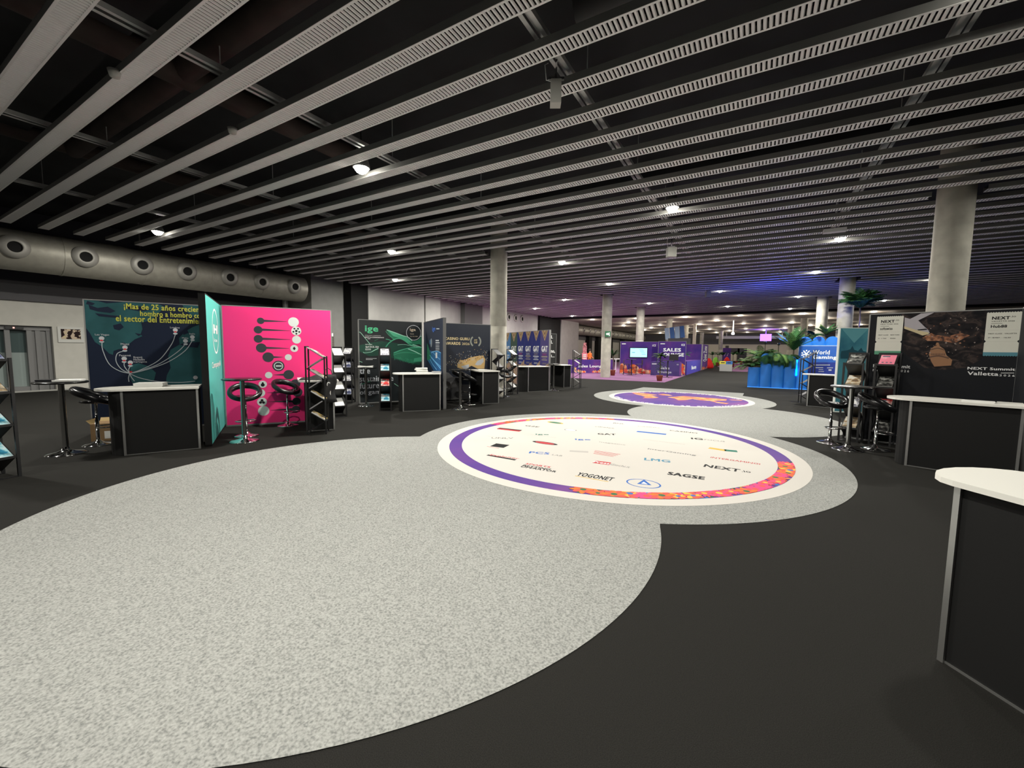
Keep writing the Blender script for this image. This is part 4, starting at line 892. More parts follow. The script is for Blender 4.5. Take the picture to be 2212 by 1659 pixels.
covers = {'white_skyline': ('noise', 9, [(.45, (.7, .7, .7)), (.5, (.25, .25, .35)), (.56, (.72, .72, .72))]),
          'blue_globe': ('noise', 7, [(.4, (.05, .06, .14)), (.5, (.35, .38, .5)), (.55, (.7, .7, .72))]),
          'aqua': ('noise', 8, [(.4, (.03, .2, .32)), (.5, (.3, .55, .6)), (.6, (.6, .6, .62))]),
          'red': ('noise', 8, [(.42, (.6, .05, .05)), (.52, (.65, .3, .28)), (.6, (.7, .68, .66))]),
          'pink': ('noise', 6, [(.3, (.66, .17, .25)), (.6, (.72, .22, .3)), (.75, (.7, .5, .5))]),
          'grey_portraits': ('noise', 14, [(.4, (.02, .02, .02)), (.55, (.15, .15, .14)), (.65, (.4, .4, .38))]),
          'yellow': ('noise', 7, [(.4, (.1, .09, .08)), (.5, (.6, .42, .1)), (.6, (.55, .5, .45))]),
          'tan_stack': ('noise', 10, [(.4, (.12, .08, .05)), (.5, (.4, .3, .18)), (.6, (.5, .48, .42))]),
          'plain_white': ('noise', 3, [(.3, (.74, .74, .72)), (.7, (.8, .8, .78))])}
def cover(k): kd, sc, st = covers[k]; return ramp_mat('cover_' + k, kd, sc, st, .35)
BRG = {}
def brochure(rt_loc, rz, seg, key, lab, grp, thick=.02, dx=0, tall=.2):
    """magazine lying on slope number seg (even: faces front)"""
    t_ = .5
    y0, z0 = DEP / 2, 1.65 - seg * SEG; y1, z1 = -DEP / 2, z0 - SEG
    sl = Vector((0, y1 - y0, z1 - z0)); ln = sl.length; sl.normalize(); nrm = Vector((0, sl.z, -sl.y)); nrm = -nrm if nrm.z < 0 else nrm
    if (key, thick) not in BRG:
        b = MB(); q = []
        for a_ in (ln * .18, ln * .985):
            for x_ in (-.105, .105):
                for h_ in (.001, thick): q.append(Vector((x_, y0, z0)) + sl * a_ + nrm * h_ - Vector((0, 0, z0)))
        b.add(q, [(0, 2, 6, 4), (0, 1, 3, 2), (4, 6, 7, 5), (0, 4, 5, 1), (2, 3, 7, 6)], 0); b.add(q, [(1, 5, 7, 3)], 1)
        if key in ('white_skyline', 'blue_globe', 'pink', 'red'):
            for i in range(3):
                for x_ in (-.07 + i * .055,):
                    c_ = [Vector((x_ + dx_, y0, 0)) + sl * a_ + nrm * (thick + .001) for dx_, a_ in ((0, ln * .8), (0, ln * .88), (.03, ln * .88), (.03, ln * .8))]
                    b.add(c_, [(0, 1, 2, 3)], 2)
            c_ = [Vector((x_, y0, 0)) + sl * a_ + nrm * (thick + .001) for x_, a_ in ((-.08, ln * .26), (-.08, ln * .36), (.02, ln * .36), (.02, ln * .26))]; b.add(c_, [(0, 1, 2, 3)], 2)
        o = b.build('brochure', [paper, cover(key), mat('cover_ink', (.12, .12, .16), .4)]); BRG[(key, thick)] = o.data
    else: o = bpy.data.objects.new('brochure', BRG[(key, thick)]); COL.objects.link(o)
    o.location = Vector((rt_loc[0], rt_loc[1], z0)) + Matrix.Rotation(rz, 3, 'Z') @ Vector((dx, 0, 0)); o.rotation_euler = (0, 0, rz)
    tag(o, lab, 'brochure', grp); return o
rp = None
ordn = ('top', 'second', 'third', 'bottom')
RK = [((-7.98, 1.07), 105, 'black zigzag brochure rack cut by the edge of the view, near the beige wall', ['blue_globe', 'tan_stack', 'aqua', 'aqua'], 'edge rack'),
      ((-7.21, 4.91), 136, 'black zigzag brochure rack seen side-on before the pink wall counter', ['red', 'tan_stack', 'yellow', 'yellow'], 'side-on rack'),
      ((-8.62, 6.42), 68, 'black zigzag rack with plain white leaflets behind the pink wall edge', ['plain_white'] * 4, 'white leaflet rack'),
      ((-10.52, 8.2), 36, 'slim black rack of skyline brochures left of the green wave wall', ['white_skyline', 'blue_globe', 'white_skyline', 'blue_globe'], 'skyline rack'),
      ((-8.41, 7.7), 48, 'slim black rack standing in front of the green wave wall', ['white_skyline', 'aqua', 'red', 'aqua'], 'green wall rack'),
      ((-7.45, 11.75), 80, 'empty black zigzag rack beside the concrete column', [None] * 4, ''),
      ((-7.75, 13.2), 80, 'black zigzag rack with white leaflets in front of the GAT panels', ['plain_white'] * 4, 'GAT rack'),
      ((-6.66, 16.9), 100, 'black zigzag rack closest to the sales lounge', [None, 'plain_white', None, None], 'lounge rack'),
      ((1.5, 16.65), -80, 'black zigzag rack in front of the blue arches', [None] * 4, ''),
      ((1.64, 9.98), -22, 'black rack with stacked magazines in front of the teal skyline wall', ['grey_portraits', 'tan_stack', 'white_skyline', 'tan_stack'], 'teal wall rack'),
      ((2.06, 9.84), -20, 'black rack with a pink brochure on top beside the NEXT wall', ['pink', 'grey_portraits', 'red', 'grey_portraits'], 'pink brochure rack')]
for (x, y), dg, lab, ks, short in RK:
    rz = dg * PI / 180
    if rp is None: rp = thing('brochure_rack', lab, 'brochure rack', (x, y, 0), rz, 'black zigzag brochure racks'); rack_parts(rp)
    else: dup(rp, (x, y, 0), rz, lab)
    for i, k in enumerate(ks):
        if k: brochure((x, y), rz, i * 2, k, '%s brochure on the %s shelf of the %s' % (k.replace('_', ' '), ordn[i], short), 'brochures in the ' + short, .03 if 'stack' in k or k == 'grey_portraits' else .02)
for i, k in enumerate(('plain_white', 'plain_white', 'tan_stack')):   # the side-on rack holds leaflets on the reverse slopes too
    sg = 1 + 2 * i; z0 = 1.65 - sg * SEG
    b = MB(); sl = Vector((0, DEP, -SEG)).normalized(); nr = Vector((0, SEG, DEP)).normalized(); q = [Vector((x_, -DEP / 2, 0)) + sl * a_ + nr * h_ for a_ in (.05, .32) for x_ in (-.105, .105) for h_ in (.001, .02)]
    b.add(q, [(0, 2, 6, 4), (0, 1, 3, 2), (4, 6, 7, 5), (0, 4, 5, 1), (2, 3, 7, 6), (1, 5, 7, 3)])
    tag(b.build('brochure', [mat('leaflet_grey', (.4, .38, .4), .5)], loc=(-7.21, 4.91, z0), rz=136 * PI / 180), 'leaflet pile on the %s reverse slope of the side-on rack' % ordn[i], 'brochure', 'leaflets on the reverse slopes of the side-on rack')

# things on counters and tables ---------------------------------
def stack(name, lab, cat, loc, rz, n, w_, d_, th, jit=.01, m=paper, group=None):
    b = MB()
    for i in range(n):
        M = Matrix.Translation((random.uniform(-jit, jit), random.uniform(-jit, jit), 0)) @ Matrix.Rotation(random.uniform(-jit * 4, jit * 4), 4, 'Z')
        b.box(-w_ / 2, w_ / 2, -d_ / 2, d_ / 2, i * th, (i + .92) * th, 0, M)
    return tag(b.build(name, m, loc=loc, rz=rz), lab, cat, group)
stack('leaflet_stack', 'flat stack of white leaflets on the map wall counter', 'leaflets', (-8.28, 2.74, 1.0), 1.0, 5, .36, .26, .012, .006)
stack('leaflet_stack', 'pile of bulky white papers on the green wave wall counter', 'papers', (-7.78, 8.42, 1.0), .9, 6, .3, .24, .022, .03)
stack('leaflet_stack', 'flat grey magazine beside the paper pile on the green wave counter', 'magazine', (-7.42, 8.6, 1.0), .9, 2, .22, .22, .02, .004, mat('grey_magazine', (.35, .35, .36), .4))
stack('brochure_pile', 'pale brochures lying on the bar table before the beige wall', 'brochures', (-8.92, 1.98, 1.1), 1.0, 2, .3, .21, .012, .006)
stack('brochure_pile', 'dark magazine pile on the bar table before the beige wall', 'magazines', (-9.03, 1.78, 1.1), 1.1, 3, .2, .18, .01, .006, mat('dark_magazine', (.03, .03, .035), .3))
b = MB(); b.add([(-.2, -.13, .0), (0, -.13, .015), (0, .13, .015), (-.2, .13, 0), (-.2, -.13, .05), (0, -.13, .03), (0, .13, .03), (-.2, .13, .05), (.2, -.13, 0), (.2, .13, 0), (.2, -.13, .05), (.2, .13, .05)],
                [(4, 5, 6, 7), (5, 10, 11, 6), (0, 1, 5, 4), (1, 8, 10, 5), (0, 4, 7, 3), (8, 9, 11, 10), (3, 7, 6, 2), (2, 6, 11, 9)])
tag(b.build('open_booklet', paper, loc=(-9.5, 8.0, 1.1), rz=.75), 'open white booklet lying on the bar table by the green wave wall', 'booklet')
stack('leaflet_stack', 'thin white leaflets near the wall end of the NEXT counter', 'leaflets', (2.7, 8.2, 1.0), -.3, 2, .3, .2, .008, .006)
stack('phone', 'small dark gadget on the NEXT counter behind the leaflets', 'gadget', (2.78, 8.38, 1.0), -.3, 1, .3, .09, .012, .0, black)
stack('leaflet_stack', 'white leaflets on the counter end beside the awards wall', 'leaflets', (-7.5, 10.85, 1.0), .6, 2, .2, .15, .01, .003)
# cardboard box behind the map counter
bx = thing('cardboard_box', 'open brown cardboard box with a white label behind the map counter', 'box', (-9.72, 2.62, 0), .95)
MB().box(-.2, .2, -.17, .17, 0, .3).build('carton', mat('cardboard', (.26, .16, .075), .8), bx)
MB().add([(-.2, .17, .3), (.2, .17, .3), (.2, .21, .36), (-.2, .21, .36)], [(0, 1, 2, 3)]).add([(-.2, -.17, .3), (-.2, .17, .3), (-.25, .17, .36), (-.25, -.17, .36)], [(0, 1, 2, 3)]).build('flap', mat('cardboard_light', (.5, .36, .16), .8), bx)
MB().box(-.02, .16, -.172, -.17, .04, .17).box(-.0, .12, -.173, -.172, .13, .15).build('shipping_label', paper, bx)
# tote bags on the pink booth counter
tb = thing('tote_bag', 'black tote bag with white lettering hanging over the counter corner at the pink wall', 'bag', (-7.28, 5.2, 1.0), 57 * PI / 180)
b = MB(); n = 8; vs = []
for i in range(n):
    for j in range(9):
        u = j / 8; z_ = .12 - .55 * i / 7; vs.append((-.13 + .26 * u + .02 * math.sin(i), -.075 - .02 * math.sin(u * 9 + i) - .01 * i * math.sin(u * PI), z_))
b.add(vs, [(i * 9 + j, i * 9 + j + 1, (i + 1) * 9 + j + 1, (i + 1) * 9 + j) for i in range(n - 1) for j in range(8)], 0, True)
o = b.build('bag_body', mat('bag_black', (.008, .008, .009), .8), tb); md_ = o.modifiers.new('s', 'SOLIDIFY'); md_.thickness = .02
b = MB(); V, F, _ = text_geo('GAT', .06); b.add([(-.03 + (v[1]) * .07, -.125 - v[2], -.02 - v[0] * .26) for v in V], F); b.build('bag_lettering', white, tb)
MB().tube([(-.08, -.07, .1), (-.06, -.02, .2), (0, 0, .24), (.06, -.02, .2), (.08, -.07, .1)], .008, 6).build('strap', mat('bag_black', (0, 0, 0)), tb)
cl = thing('folded_shirt', 'crumpled black cloth lying on the pink wall counter', 'cloth', (-7.62, 5.1, 1.0), .9)
b = MB(); vs = []
for i in range(9):
    for j in range(13):
        u, v = i / 8 - .5, j / 12 - .5; r_ = max(0, 1 - (2 * abs(u)) ** 3) * max(0, 1 - (2 * abs(v)) ** 3)
        vs.append((v * .5, u * .3, .005 + r_ * (.06 + .025 * math.sin(9 * v + 5 * u) + .015 * math.cos(14 * u))))
b.add(vs, [(i * 13 + j, i * 13 + j + 1, (i + 1) * 13 + j + 1, (i + 1) * 13 + j) for i in range(8) for j in range(12)], 0, True); b.build('fabric', mat('bag_black', (0, 0, 0)), cl)

# ================================================================ PLANTS
def gx(px, Y, z=0.0, py=762):
    r = ray(px, py); return Vector((r.x / r.y * Y, Y, z))
leafm = [mat('leaf_deep', (.012, .045, .014), .5), mat('leaf_mid', (.03, .10, .03), .5), mat('leaf_light', (.09, .17, .045), .5), mat('leaf_dusty', (.10, .13, .07), .5)]
def frond(mb, base, az, length, rise, droop, wd, mi, nl=17):
    P = []; p = Vector(base); el = rise
    for i in range(nl + 1):
        P.append(p.copy()); st = length / nl; p = p + Vector((math.cos(az) * math.cos(el), math.sin(az) * math.cos(el), math.sin(el))) * st; el -= droop / nl
    sd = Vector((-math.sin(az), math.cos(az), 0))
    mb.tube(P, [.012 * (1 - i / (nl + 2)) for i in range(nl + 1)], 4, mi)
    for i in range(1, nl):
        t = (P[i + 1] - P[i - 1]).normalized(); l = wd * math.sin(PI * (i / nl * .85 + .1)) * random.uniform(.85, 1.1)
        for sg in (-1, 1):
            tip = P[i] + sd * sg * l * .8 + t * l * .7 - Vector((0, 0, l * .25)); m_ = (P[i] + tip) / 2 + Vector((0, 0, l * .08)); h_ = t * .017
            mb.add([P[i] - h_, P[i] + h_, m_ + h_ * 1.3, tip, m_ - h_ * 1.3], [(0, 1, 2, 4), (4, 2, 3)], mi)
def palm(name, label, cat, loc, n, ln, rise, droop, wd, mis, group=None, stem=None, pot=None):
    t = thing(name, label, cat, loc, 0, group); b = MB(); z0 = stem or 0
    for i in range(n):
        az = 2 * PI * i / n * 2.4 + random.uniform(-.3, .3)
        frond(b, (0, 0, z0), az, ln * random.uniform(.75, 1.1), rise + random.uniform(-.35, .35), droop * random.uniform(.7, 1.2), wd, random.choice(mis))
    b.build('foliage', leafm, t)
    if stem: MB().tube([(0, 0, .0 if not pot else pot * .6), (.02, .01, stem * .5), (0, 0, stem + .02)], .03, 8).build('stem', mat('bark', (.08, .06, .04), .8), t)
    if pot: MB().lathe([(0, 0), (.13, 0), (.18, pot), (.19, pot + .02), (.16, pot + .02), (.14, pot - .04), (0, pot - .04)], 24).build('pot', mat('terracotta', (.25, .06, .03), .7), t)
    return t

# ================================================================ BLUE PLANTER BOOTH
bluep = mat('blue_foam_panel', (.012, .17, .62), .55)
def arch(w_, h, dep, rnd=True):
    b = MB(); n = 14; vs = []; 
    for i in range(n + 1):
        a = PI * i / n; u = -math.cos(a); x = u * w_ / 2; y = -dep * math.sin(a); top = h + (w_ / 2 * (math.sqrt(max(0, 1 - u * u)) - 1) if rnd else 0)
        vs += [(x, y, 0), (x, y, top)]
    b.add(vs, [(2 * i, 2 * i + 2, 2 * i + 3, 2 * i + 1) for i in range(n)], 0, True)
    vb = [(v[0], .0, v[2]) for v in vs]; k = n + 1
    b.add(vb, [(2 * i + 1, 2 * i + 3, 2 * i + 2, 2 * i) for i in range(n)]); tf = [vs[2 * i + 1] for i in range(k)] + [vb[2 * i + 1] for i in range(k)]
    b.add(tf, [(i, i + 1, k + i + 1, k + i) for i in range(n)]); bf = [vs[2 * i] for i in range(k)] + [vb[2 * i] for i in range(k)]
    b.add(bf, [(i, k + i, k + i + 1, i + 1) for i in range(n)])
    return b
A, B_ = at(*c6(700, 1325)), at(*c6(1490, 1362)); dv = B_ - A
pl_ = thing('arched_planter', 'bright blue planter with rounded arch flutes overflowing with ferns', 'planter', (A.x, A.y, 0), math.atan2(dv.y, dv.x))
L_ = dv.length; wv = [165, 155, 165, 160, 145]; tot = sum(wv); x = 0
for i, (q_, h_) in enumerate(zip(wv, (.95, 1.62, 1.5, 1.5, 1.46))):
    w_ = L_ * q_ / tot; o = arch(w_, h_, .09, i > 0).build('arch_flute', bluep, pl_, loc=(x + w_ / 2, 0, 0)); x += w_
MB().box(.02, L_, 0, .35, 0, .9).box(L_ * .22, L_, 0, .35, .9, 1.35).build('trough', bluep, pl_)
MB().box(0, L_, -.1, -.085, 0, .03).build('base_line', mat('led_dim_blue', (.05, .3, .9), .4, emit=.6), pl_)
led = thing('led_tube', 'glowing vertical blue light tube on the planter front', 'light tube', gx(1723, 22.74), .1)
MB().tube([(0, 0, .62), (0, 0, 1.33)], .028, 12).build('tube', mat('led_blue', (.0, .25, 1), .3, emit=14), led)
MB().box(-.02, .02, .028, .2, .66, .7).box(-.02, .02, .028, .2, 1.25, 1.29).build('bracket', black, led)
def blue_spot(px, Y, z, lab, pw=60):
    t = thing('uplight', lab, 'lamp', gx(px, Y, z), 0, 'small blue uplights among the ferns')
    MB().lathe([(0, -z), (.012, -z), (.012, 0), (.05, 0), (.06, .1), (.05, .1)], 16).build('housing', black, t); MB().lathe([(0, .095), (.052, .095)], 16).build('lens', mat('led_blue', (0, 0, 0)), t)
    l = bpy.data.lights.new('uplight_light', 'AREA'); l.shape = 'DISK'; l.size = .2; l.energy = pw; l.color = (.06, .1, 1)
    o = bpy.data.objects.new('uplight_light', l); COL.objects.link(o); o.parent = t; o.location = (0, 0, .13); o.rotation_euler = (PI, 0, 0)
blue_spot(1652, 23.5, 2.1, 'small blue uplight above the first arch of the planter', 25)
blue_spot(1681, 23.45, 2.0, 'small blue uplight among the ferns in the middle of the planter', 160)
blue_spot(1864, 23.05, 2.65, 'small blue uplight on top of the tall blue box', 12)
random.seed(11)
for px, Y, z, n, ln, ri, dr, wd, mis, lab in ((1624, 23.05, .92, 30, .85, 1.0, 1.7, .26, [3, 1, 2], 'bushy pale fern at the low end of the blue planter'),
        (1645, 23.15, 1.25, 24, 1.05, 1.0, 1.6, .26, [1, 2, 2], 'light green palm behind the first blue arch'),
        (1662, 22.98, 1.5, 22, .95, .7, 2.6, .24, [0, 1], 'dark fern spilling over the second blue arch'),
        (1682, 23.02, 1.45, 24, 1.0, .6, 3.0, .22, [1, 0, 2], 'hanging fern in the middle of the blue planter'),
        (1704, 23.05, 1.45, 22, .95, .6, 2.9, .22, [1, 0], 'hanging fern beside the blue light tube')):
    palm('fern', lab, 'plant', gx(px, Y), n, ln, ri, dr, wd, mis, 'ferns in the blue planter', z)
palm('tall_palm', 'tall spiky palm rising out of the blue planter', 'plant', gx(1714, 23.15), 22, 1.25, 1.2, .8, .26, [0, 2, 1], None, 1.75)
# World Gaming wall
WGp0, WGp1 = gx(1724, 24.0), gx(1811, 23.7)
W = Wall('booth_wall', 'blue World Gaming sign wall topped by rounded arches', WGp0, WGp1, 2.0, mat('wg_blue', (.015, .10, .42), .45), edge=mat('pale_edge', (0, 0, 0)))
for i in range(3):
    w_ = W.L / 3; arch(w_, 2.42, .07).build('arch_flute', bluep, W.t, loc=(w_ * (i + .5), .09, 0))
b = MB(); W.text(b, 'World', c6(1575, 838), c6(1795, 895), .03, 4); W.text(b, 'Gaming', c6(1572, 905), c6(1888, 972), .07, 4)
u, z_ = W.uv(*c6(1485, 890)); 
for i in range(5):
    a = PI / 2 + i * 2 * PI / 5; W.poly([(u + .13 * math.cos(a) + .025 * math.cos(a + 1.57), z_ + .13 * math.sin(a) + .025 * math.sin(a + 1.57)), (u + .2 * math.cos(a) + .025 * math.cos(a + 1.57), z_ + .2 * math.sin(a) + .025 * math.sin(a + 1.57)), (u + .2 * math.cos(a) - .025 * math.cos(a + 1.57), z_ + .2 * math.sin(a) - .025 * math.sin(a + 1.57)), (u + .13 * math.cos(a) - .025 * math.cos(a + 1.57), z_ + .13 * math.sin(a) - .025 * math.sin(a + 1.57))], 4, b, px=False)
    a += PI / 5; W.stroke(b, [(u, z_), (u + .2 * math.cos(a), z_ + .2 * math.sin(a))], .05, 4, px=False, smooth=False)
b.build('white_lettering', mat('bright_white_print', (0, 0, 0)), W.t)
b = MB(); W.poly([c6(*p) for p in ((1425, 1000), (1890, 1000), (1880, 1400), (1425, 1400))], 2, b); b.build('info_panel', mat('wg_navy', (.03, .05, .26), .45), W.t)
b = MB(); W.bars(b, [c6(1545, 1030) + c6(1800, 1040), c6(1600, 1065) + c6(1710, 1075), c6(1760, 1068) + c6(1840, 1076), c6(1450, 1075) + c6(1495, 1095), c6(1440, 1110) + c6(1490, 1122), c6(1650, 1092) + c6(1710, 1100), c6(1780, 1092) + c6(1820, 1112), c6(1645, 1118) + c6(1720, 1126)], 4); b.build('text_lines', mat('soft_white_print', (0, 0, 0)), W.t)
bx = thing('blue_box', 'tall blue fluted box crowned with dark foliage behind the teal wall', 'planter', gx(1850, 23.4), -.05)
for i in range(3): arch(.42, 2.6, .08).build('arch_flute', bluep, bx, loc=((i - 1) * .42 + .1, 0, 0))
MB().box(-.53, .73, .0, .5, 0, 2.5).build('core', bluep, bx)
palm('tall_palm', 'dark bushy palm on top of the tall blue box', 'plant', gx(1850, 23.3, 2.5), 80, 1.1, 1.25, 1.5, .3, [0, 0, 1], None, 1.1)
palm('fern', 'light fern draping at the top of the tall blue box', 'plant', gx(1866, 23.5, 2.6), 22, .7, .7, 2.0, .2, [1, 2], None)
palm('fern', 'small fern on top of the World Gaming arches, left one', 'plant', gx(1758, 24.15, 2.05), 12, .55, .7, 1.2, .16, [0, 1], 'ferns above the World Gaming arches', .4)
palm('fern', 'taller fern on top of the World Gaming arches, right one', 'plant', gx(1781, 24.15, 2.05), 14, .65, 1.1, .9, .16, [2, 1], 'ferns above the World Gaming arches', .45)

# ================================================================ SALES LOUNGE
lpurple = ramp_mat('lounge_purple', 'noise', .9, [(.35, (.05, .026, .20)), (.55, (.09, .036, .22)), (.75, (.19, .05, .22))], .45)
def flowers_print(W, mb, pts, seed, n=60, s_=.16):
    random.seed(seed)
    U = [W.uv(*p) for p in pts]
    for i in range(n):
        k = random.randrange(len(U) - 1); t_ = random.random(); u = U[k][0] + (U[k + 1][0] - U[k][0]) * t_; zt = U[k][1] + (U[k + 1][1] - U[k][1]) * t_
        z = random.uniform(.05, max(.1, zt)); r_ = s_ * random.uniform(.5, 1)
        q = [(u + r_ * (1 if j % 2 else .72) * math.cos(2 * PI * j / 14), z + r_ * (1 if j % 2 else .72) * math.sin(2 * PI * j / 14)) for j in range(14)]
        W.poly(q, 2 + i * .01, mb, random.randrange(5), px=False)
FL = [mat('petal_orange', (0, 0, 0)), mat('petal_coral', (0, 0, 0)), mat('flower_peach', (.6, .25, .12), .5), mat('flower_rust', (.35, .07, .03), .5), mat('petal_cream', (0, 0, 0))]
def desk(label, p0, p1, h, d_, face, mk=None):
    v = Vector((p1[0] - p0[0], p1[1] - p0[1])); W = Wall('reception_desk', label, p0, p1, h, face, d_, lpurple, 'desk', edge=lpurple); return W
W = desk('purple Sales Lounge desk with flower print beside the concrete column', (-11.5, 27.9), (-9.0, 30.2), .97, .5, lpurple)
b = MB(); a = W.uv(*c4(1425, 812)); e = W.uv(*c4(1790, 872)); W.text(b, 'Sales Lounge', a, (a[0] + (e[0] - a[0]) * 12 / 10.6, e[1]), .04, 4, px=False); b.build('white_lettering', mat('bright_white_print', (0, 0, 0)), W.t)
b = MB(); flowers_print(W, b, [c4(1350, 860), c4(1400, 880), c4(1480, 930), c4(1530, 940)], 1, 26, .12); flowers_print(W, b, [c4(1660, 940), c4(1760, 900), c4(1800, 890)], 2, 20, .12); b.build('flower_print', FL, W.t)
W = Wall('booth_wall', 'purple lounge wall with a flower print and a lit screen', (-8.45, 29.8), (-5.92, 30.95), 2.33, lpurple, .1, lpurple)
b = MB(); flowers_print(W, b, [c5(780, 570), c5(820, 560), c5(960, 580), c5(1040, 620), c5(1130, 660), c5(1300, 690)], 3, 90, .17); b.build('flower_print', FL, W.t)
b = MB(); W.text(b, 'ICE', c5(1232, 288), c5(1280, 318), .06, 4); W.bars(b, [c5(802, 272) + c5(858, 285)], 4); b.build('white_lettering', mat('bright_white_print', (0, 0, 0)), W.t)
(u0, z1), (u1, z0) = W.uv(*c5(912, 328)), W.uv(*c5(1158, 475))
M = W.t
sc_ = thing('wall_screen', 'bright light blue screen mounted on the purple lounge wall', 'screen', W.p0 + W.d * ((u0 + u1) / 2) + W.n * .01, math.atan2(W.d.y, W.d.x))
hw = (u1 - u0) / 2
MB().box(-hw, hw, -.06, .0, z0, z1).build('bezel', black, sc_)
MB().box(-hw + .04, hw - .04, -.062, -.06, z0 + .05, z1 - .05).build('display', mat('screen_blue', (.35, .78, .9), .3, emit=1.1), sc_)
b = MB(); ink_s = mat('screen_ink', (.12, .38, .5), .4, emit=.5)
for x0, x1, za, zb_ in ((-.75, -.4, .28, .3), (-.75, -.4, -.02, .03)): b.box(hw * x0, hw * x1, -.064, -.062, (z0 + z1) / 2 + za, (z0 + z1) / 2 + zb_)
for i in range(4): b.box(hw * (.05 + .1 * i), hw * (.5 + .1 * i), -.064, -.062, (z0 + z1) / 2 + .2 - .11 * i, (z0 + z1) / 2 + .23 - .11 * i)
b.build('screen_content', ink_s, sc_)
W = Wall('booth_wall', 'purple wall with large white SALES LOUNGE lettering', (-5.88, 30.15), (-4.12, 30.55), 2.35, lpurple, .12, lpurple)
b = MB(); W.text(b, 'SALES', c5(1385, 338), c5(1632, 390), .07, 4); W.text(b, 'LOUNGE', c5(1350, 405), c5(1675, 458), .07, 4); W.text(b, 'ICE', c5(1640, 280), c5(1687, 308), .06, 4); W.bars(b, [c5(1345, 272) + c5(1408, 284)], 4); b.build('white_lettering', mat('bright_white_print', (0, 0, 0)), W.t)
b = MB(); flowers_print(W, b, [c5(1625, 560), c5(1700, 590)], 4, 30, .15); b.build('flower_print', FL, W.t)
W = desk('dark purple Sales Lounge desk carrying a black monitor', (-6.17, 29.38), (-4.28, 29.25), .96, .5, mat('desk_violet', (.05, .03, .15), .4))
b = MB(); W.text(b, 'Sales', c5(1350, 598), c5(1472, 638), .04, 4); W.text(b, 'Lounge', c5(1308, 655), c5(1498, 702), .04, 4); W.text(b, 'ICE', c5(1575, 562), c5(1600, 580), .05, 4); W.bars(b, [c5(1225, 553) + c5(1290, 568)], 4); b.build('white_lettering', mat('soft_white_print', (0, 0, 0)), W.t)
mo_ = thing('monitor', 'black computer monitor standing on the dark purple desk', 'monitor', gx(c5(1535, 0)[0], 29.5, .96), -.1)
MB().box(-.3, .3, -.02, .02, .1, .5).build('screen_panel', black, mo_); MB().box(-.03, .03, 0, .03, .01, .2).box(-.12, .12, -.08, .08, 0, .012).build('stand', black, mo_)
W = desk('blue purple desk running along the aisle beside the lounge wall', (-4.08, 30.9), (-4.08, 39.3), .97, .6, mat('aisle_blue', (.05, .04, .42), .45))
b = MB(); W.text(b, 'Becorp', c5(1782, 588), c5(1845, 640), .05, 4); b.build('white_lettering', mat('bright_white_print', (0, 0, 0)), W.t)
W = Wall('booth_wall', 'plain purple end wall of the quiet zone', (-5.7, 40.7), (-4.12, 40.5), 2.33, lpurple, .1, lpurple)
W = Wall('booth_wall', 'purple quiet zone wall with vertical white lettering', (-4.08, 40.5), (-4.08, 45.4), 2.33, lpurple, .1, lpurple)
b = MB(); V, F, _ = text_geo('Quiet Zone', .03); (u0, z1), (u1, z0) = W.uv(*c5(1955, 310)), W.uv(*c5(1998, 520))
b.add([(u0 + (u1 - u0) * (1 - v[1]), -.006 - v[2], z0 + (z1 - z0) * v[0]) for v in V], F); b.build('white_lettering', mat('bright_white_print', (0, 0, 0)), W.t)
b = MB(); flowers_print(W, b, [c5(1915, 620), c5(2000, 610)], 6, 30, .2); b.build('flower_print', FL, W.t)
def high_chair(loc, rz, lab):
    t = thing('high_chair', lab, 'bar chair', loc, rz, 'high chairs at the lounge screen')
    MB().box(-.22, .22, -.2, .2, .72, .75).build('seat', mat('chair_brown', (.05, .03, .03), .5), t); MB().box(-.22, .22, .17, .2, .75, 1.05).build('backrest', mat('chair_brown', (0, 0, 0)), t)
    for sx_ in (-1, 1):
        for sy in (-1, 1): MB().tube([(sx_ * .17, sy * .16, .72), (sx_ * .2, sy * .2, 0)], .012, 6).build('leg', black, t)
    MB().tube([(-.19, -.18, .25), (.19, -.18, .25), (.19, .18, .25), (-.19, .18, .25)], .01, 6, closed=True).build('foot_ring', black, t)
high_chair(gx(c5(872, 0)[0], 28.6), 1.9, 'brown high chair left of the table before the lit screen')
high_chair(gx(c5(1055, 0)[0], 29.3), -1.2, 'dark high chair right of the table before the lit screen')
def post_table(loc, lab):
    t = thing('post_table', lab, 'bar table', loc, 0, 'slim black bar tables in the lounge')
    MB().box(-.3, .3, -.3, .3, 1.05, 1.08).build('table_top', black, t); MB().tube([(0, 0, 0), (0, 0, 1.05)], .035, 10).build('column', black, t)
    for a in (.4, 1.97): MB().box(-.32, .32, -.03, .03, 0, .03, M=Matrix.Rotation(a, 4, 'Z')).build('foot', black, t)
post_table(gx(c5(945, 0)[0], 28.7), 'slim black bar table before the lit screen'); post_table(at(*c5(1440, 750)), 'slim black bar table before the dark purple desk')
palm('potted_palm', 'dark potted palm with a tall stem at the tip of the magenta carpet', 'potted plant', at(*c5(1330, 800)), 22, .5, .8, 1.6, .11, [0, 0, 3], None, 1.35, .3)
random.seed(9)
t_ = [o for o in bpy.data.objects if o.name == 'potted_palm'][0]; b = MB()
for i in range(26): frond(b, (0, 0, .45 + i * .033), i * 2.4, .33, .6, 1.6, .07, random.choice([0, 3, 0]), 7)
b.build('foliage', leafm, t_)
palm('potted_dracaena', 'spiky dracaena in a red pot right behind the concrete column', 'potted plant', gx(1325, 27.2), 16, .6, 1.0, .9, .08, [0, 1], None, 1.3, .35)
palm('leafy_plant', 'broad leafed green plant standing on the Sales Lounge desk', 'plant', gx(1251, 28.9, .97), 9, .5, .8, 1.6, .16, [1, 1, 0], None)
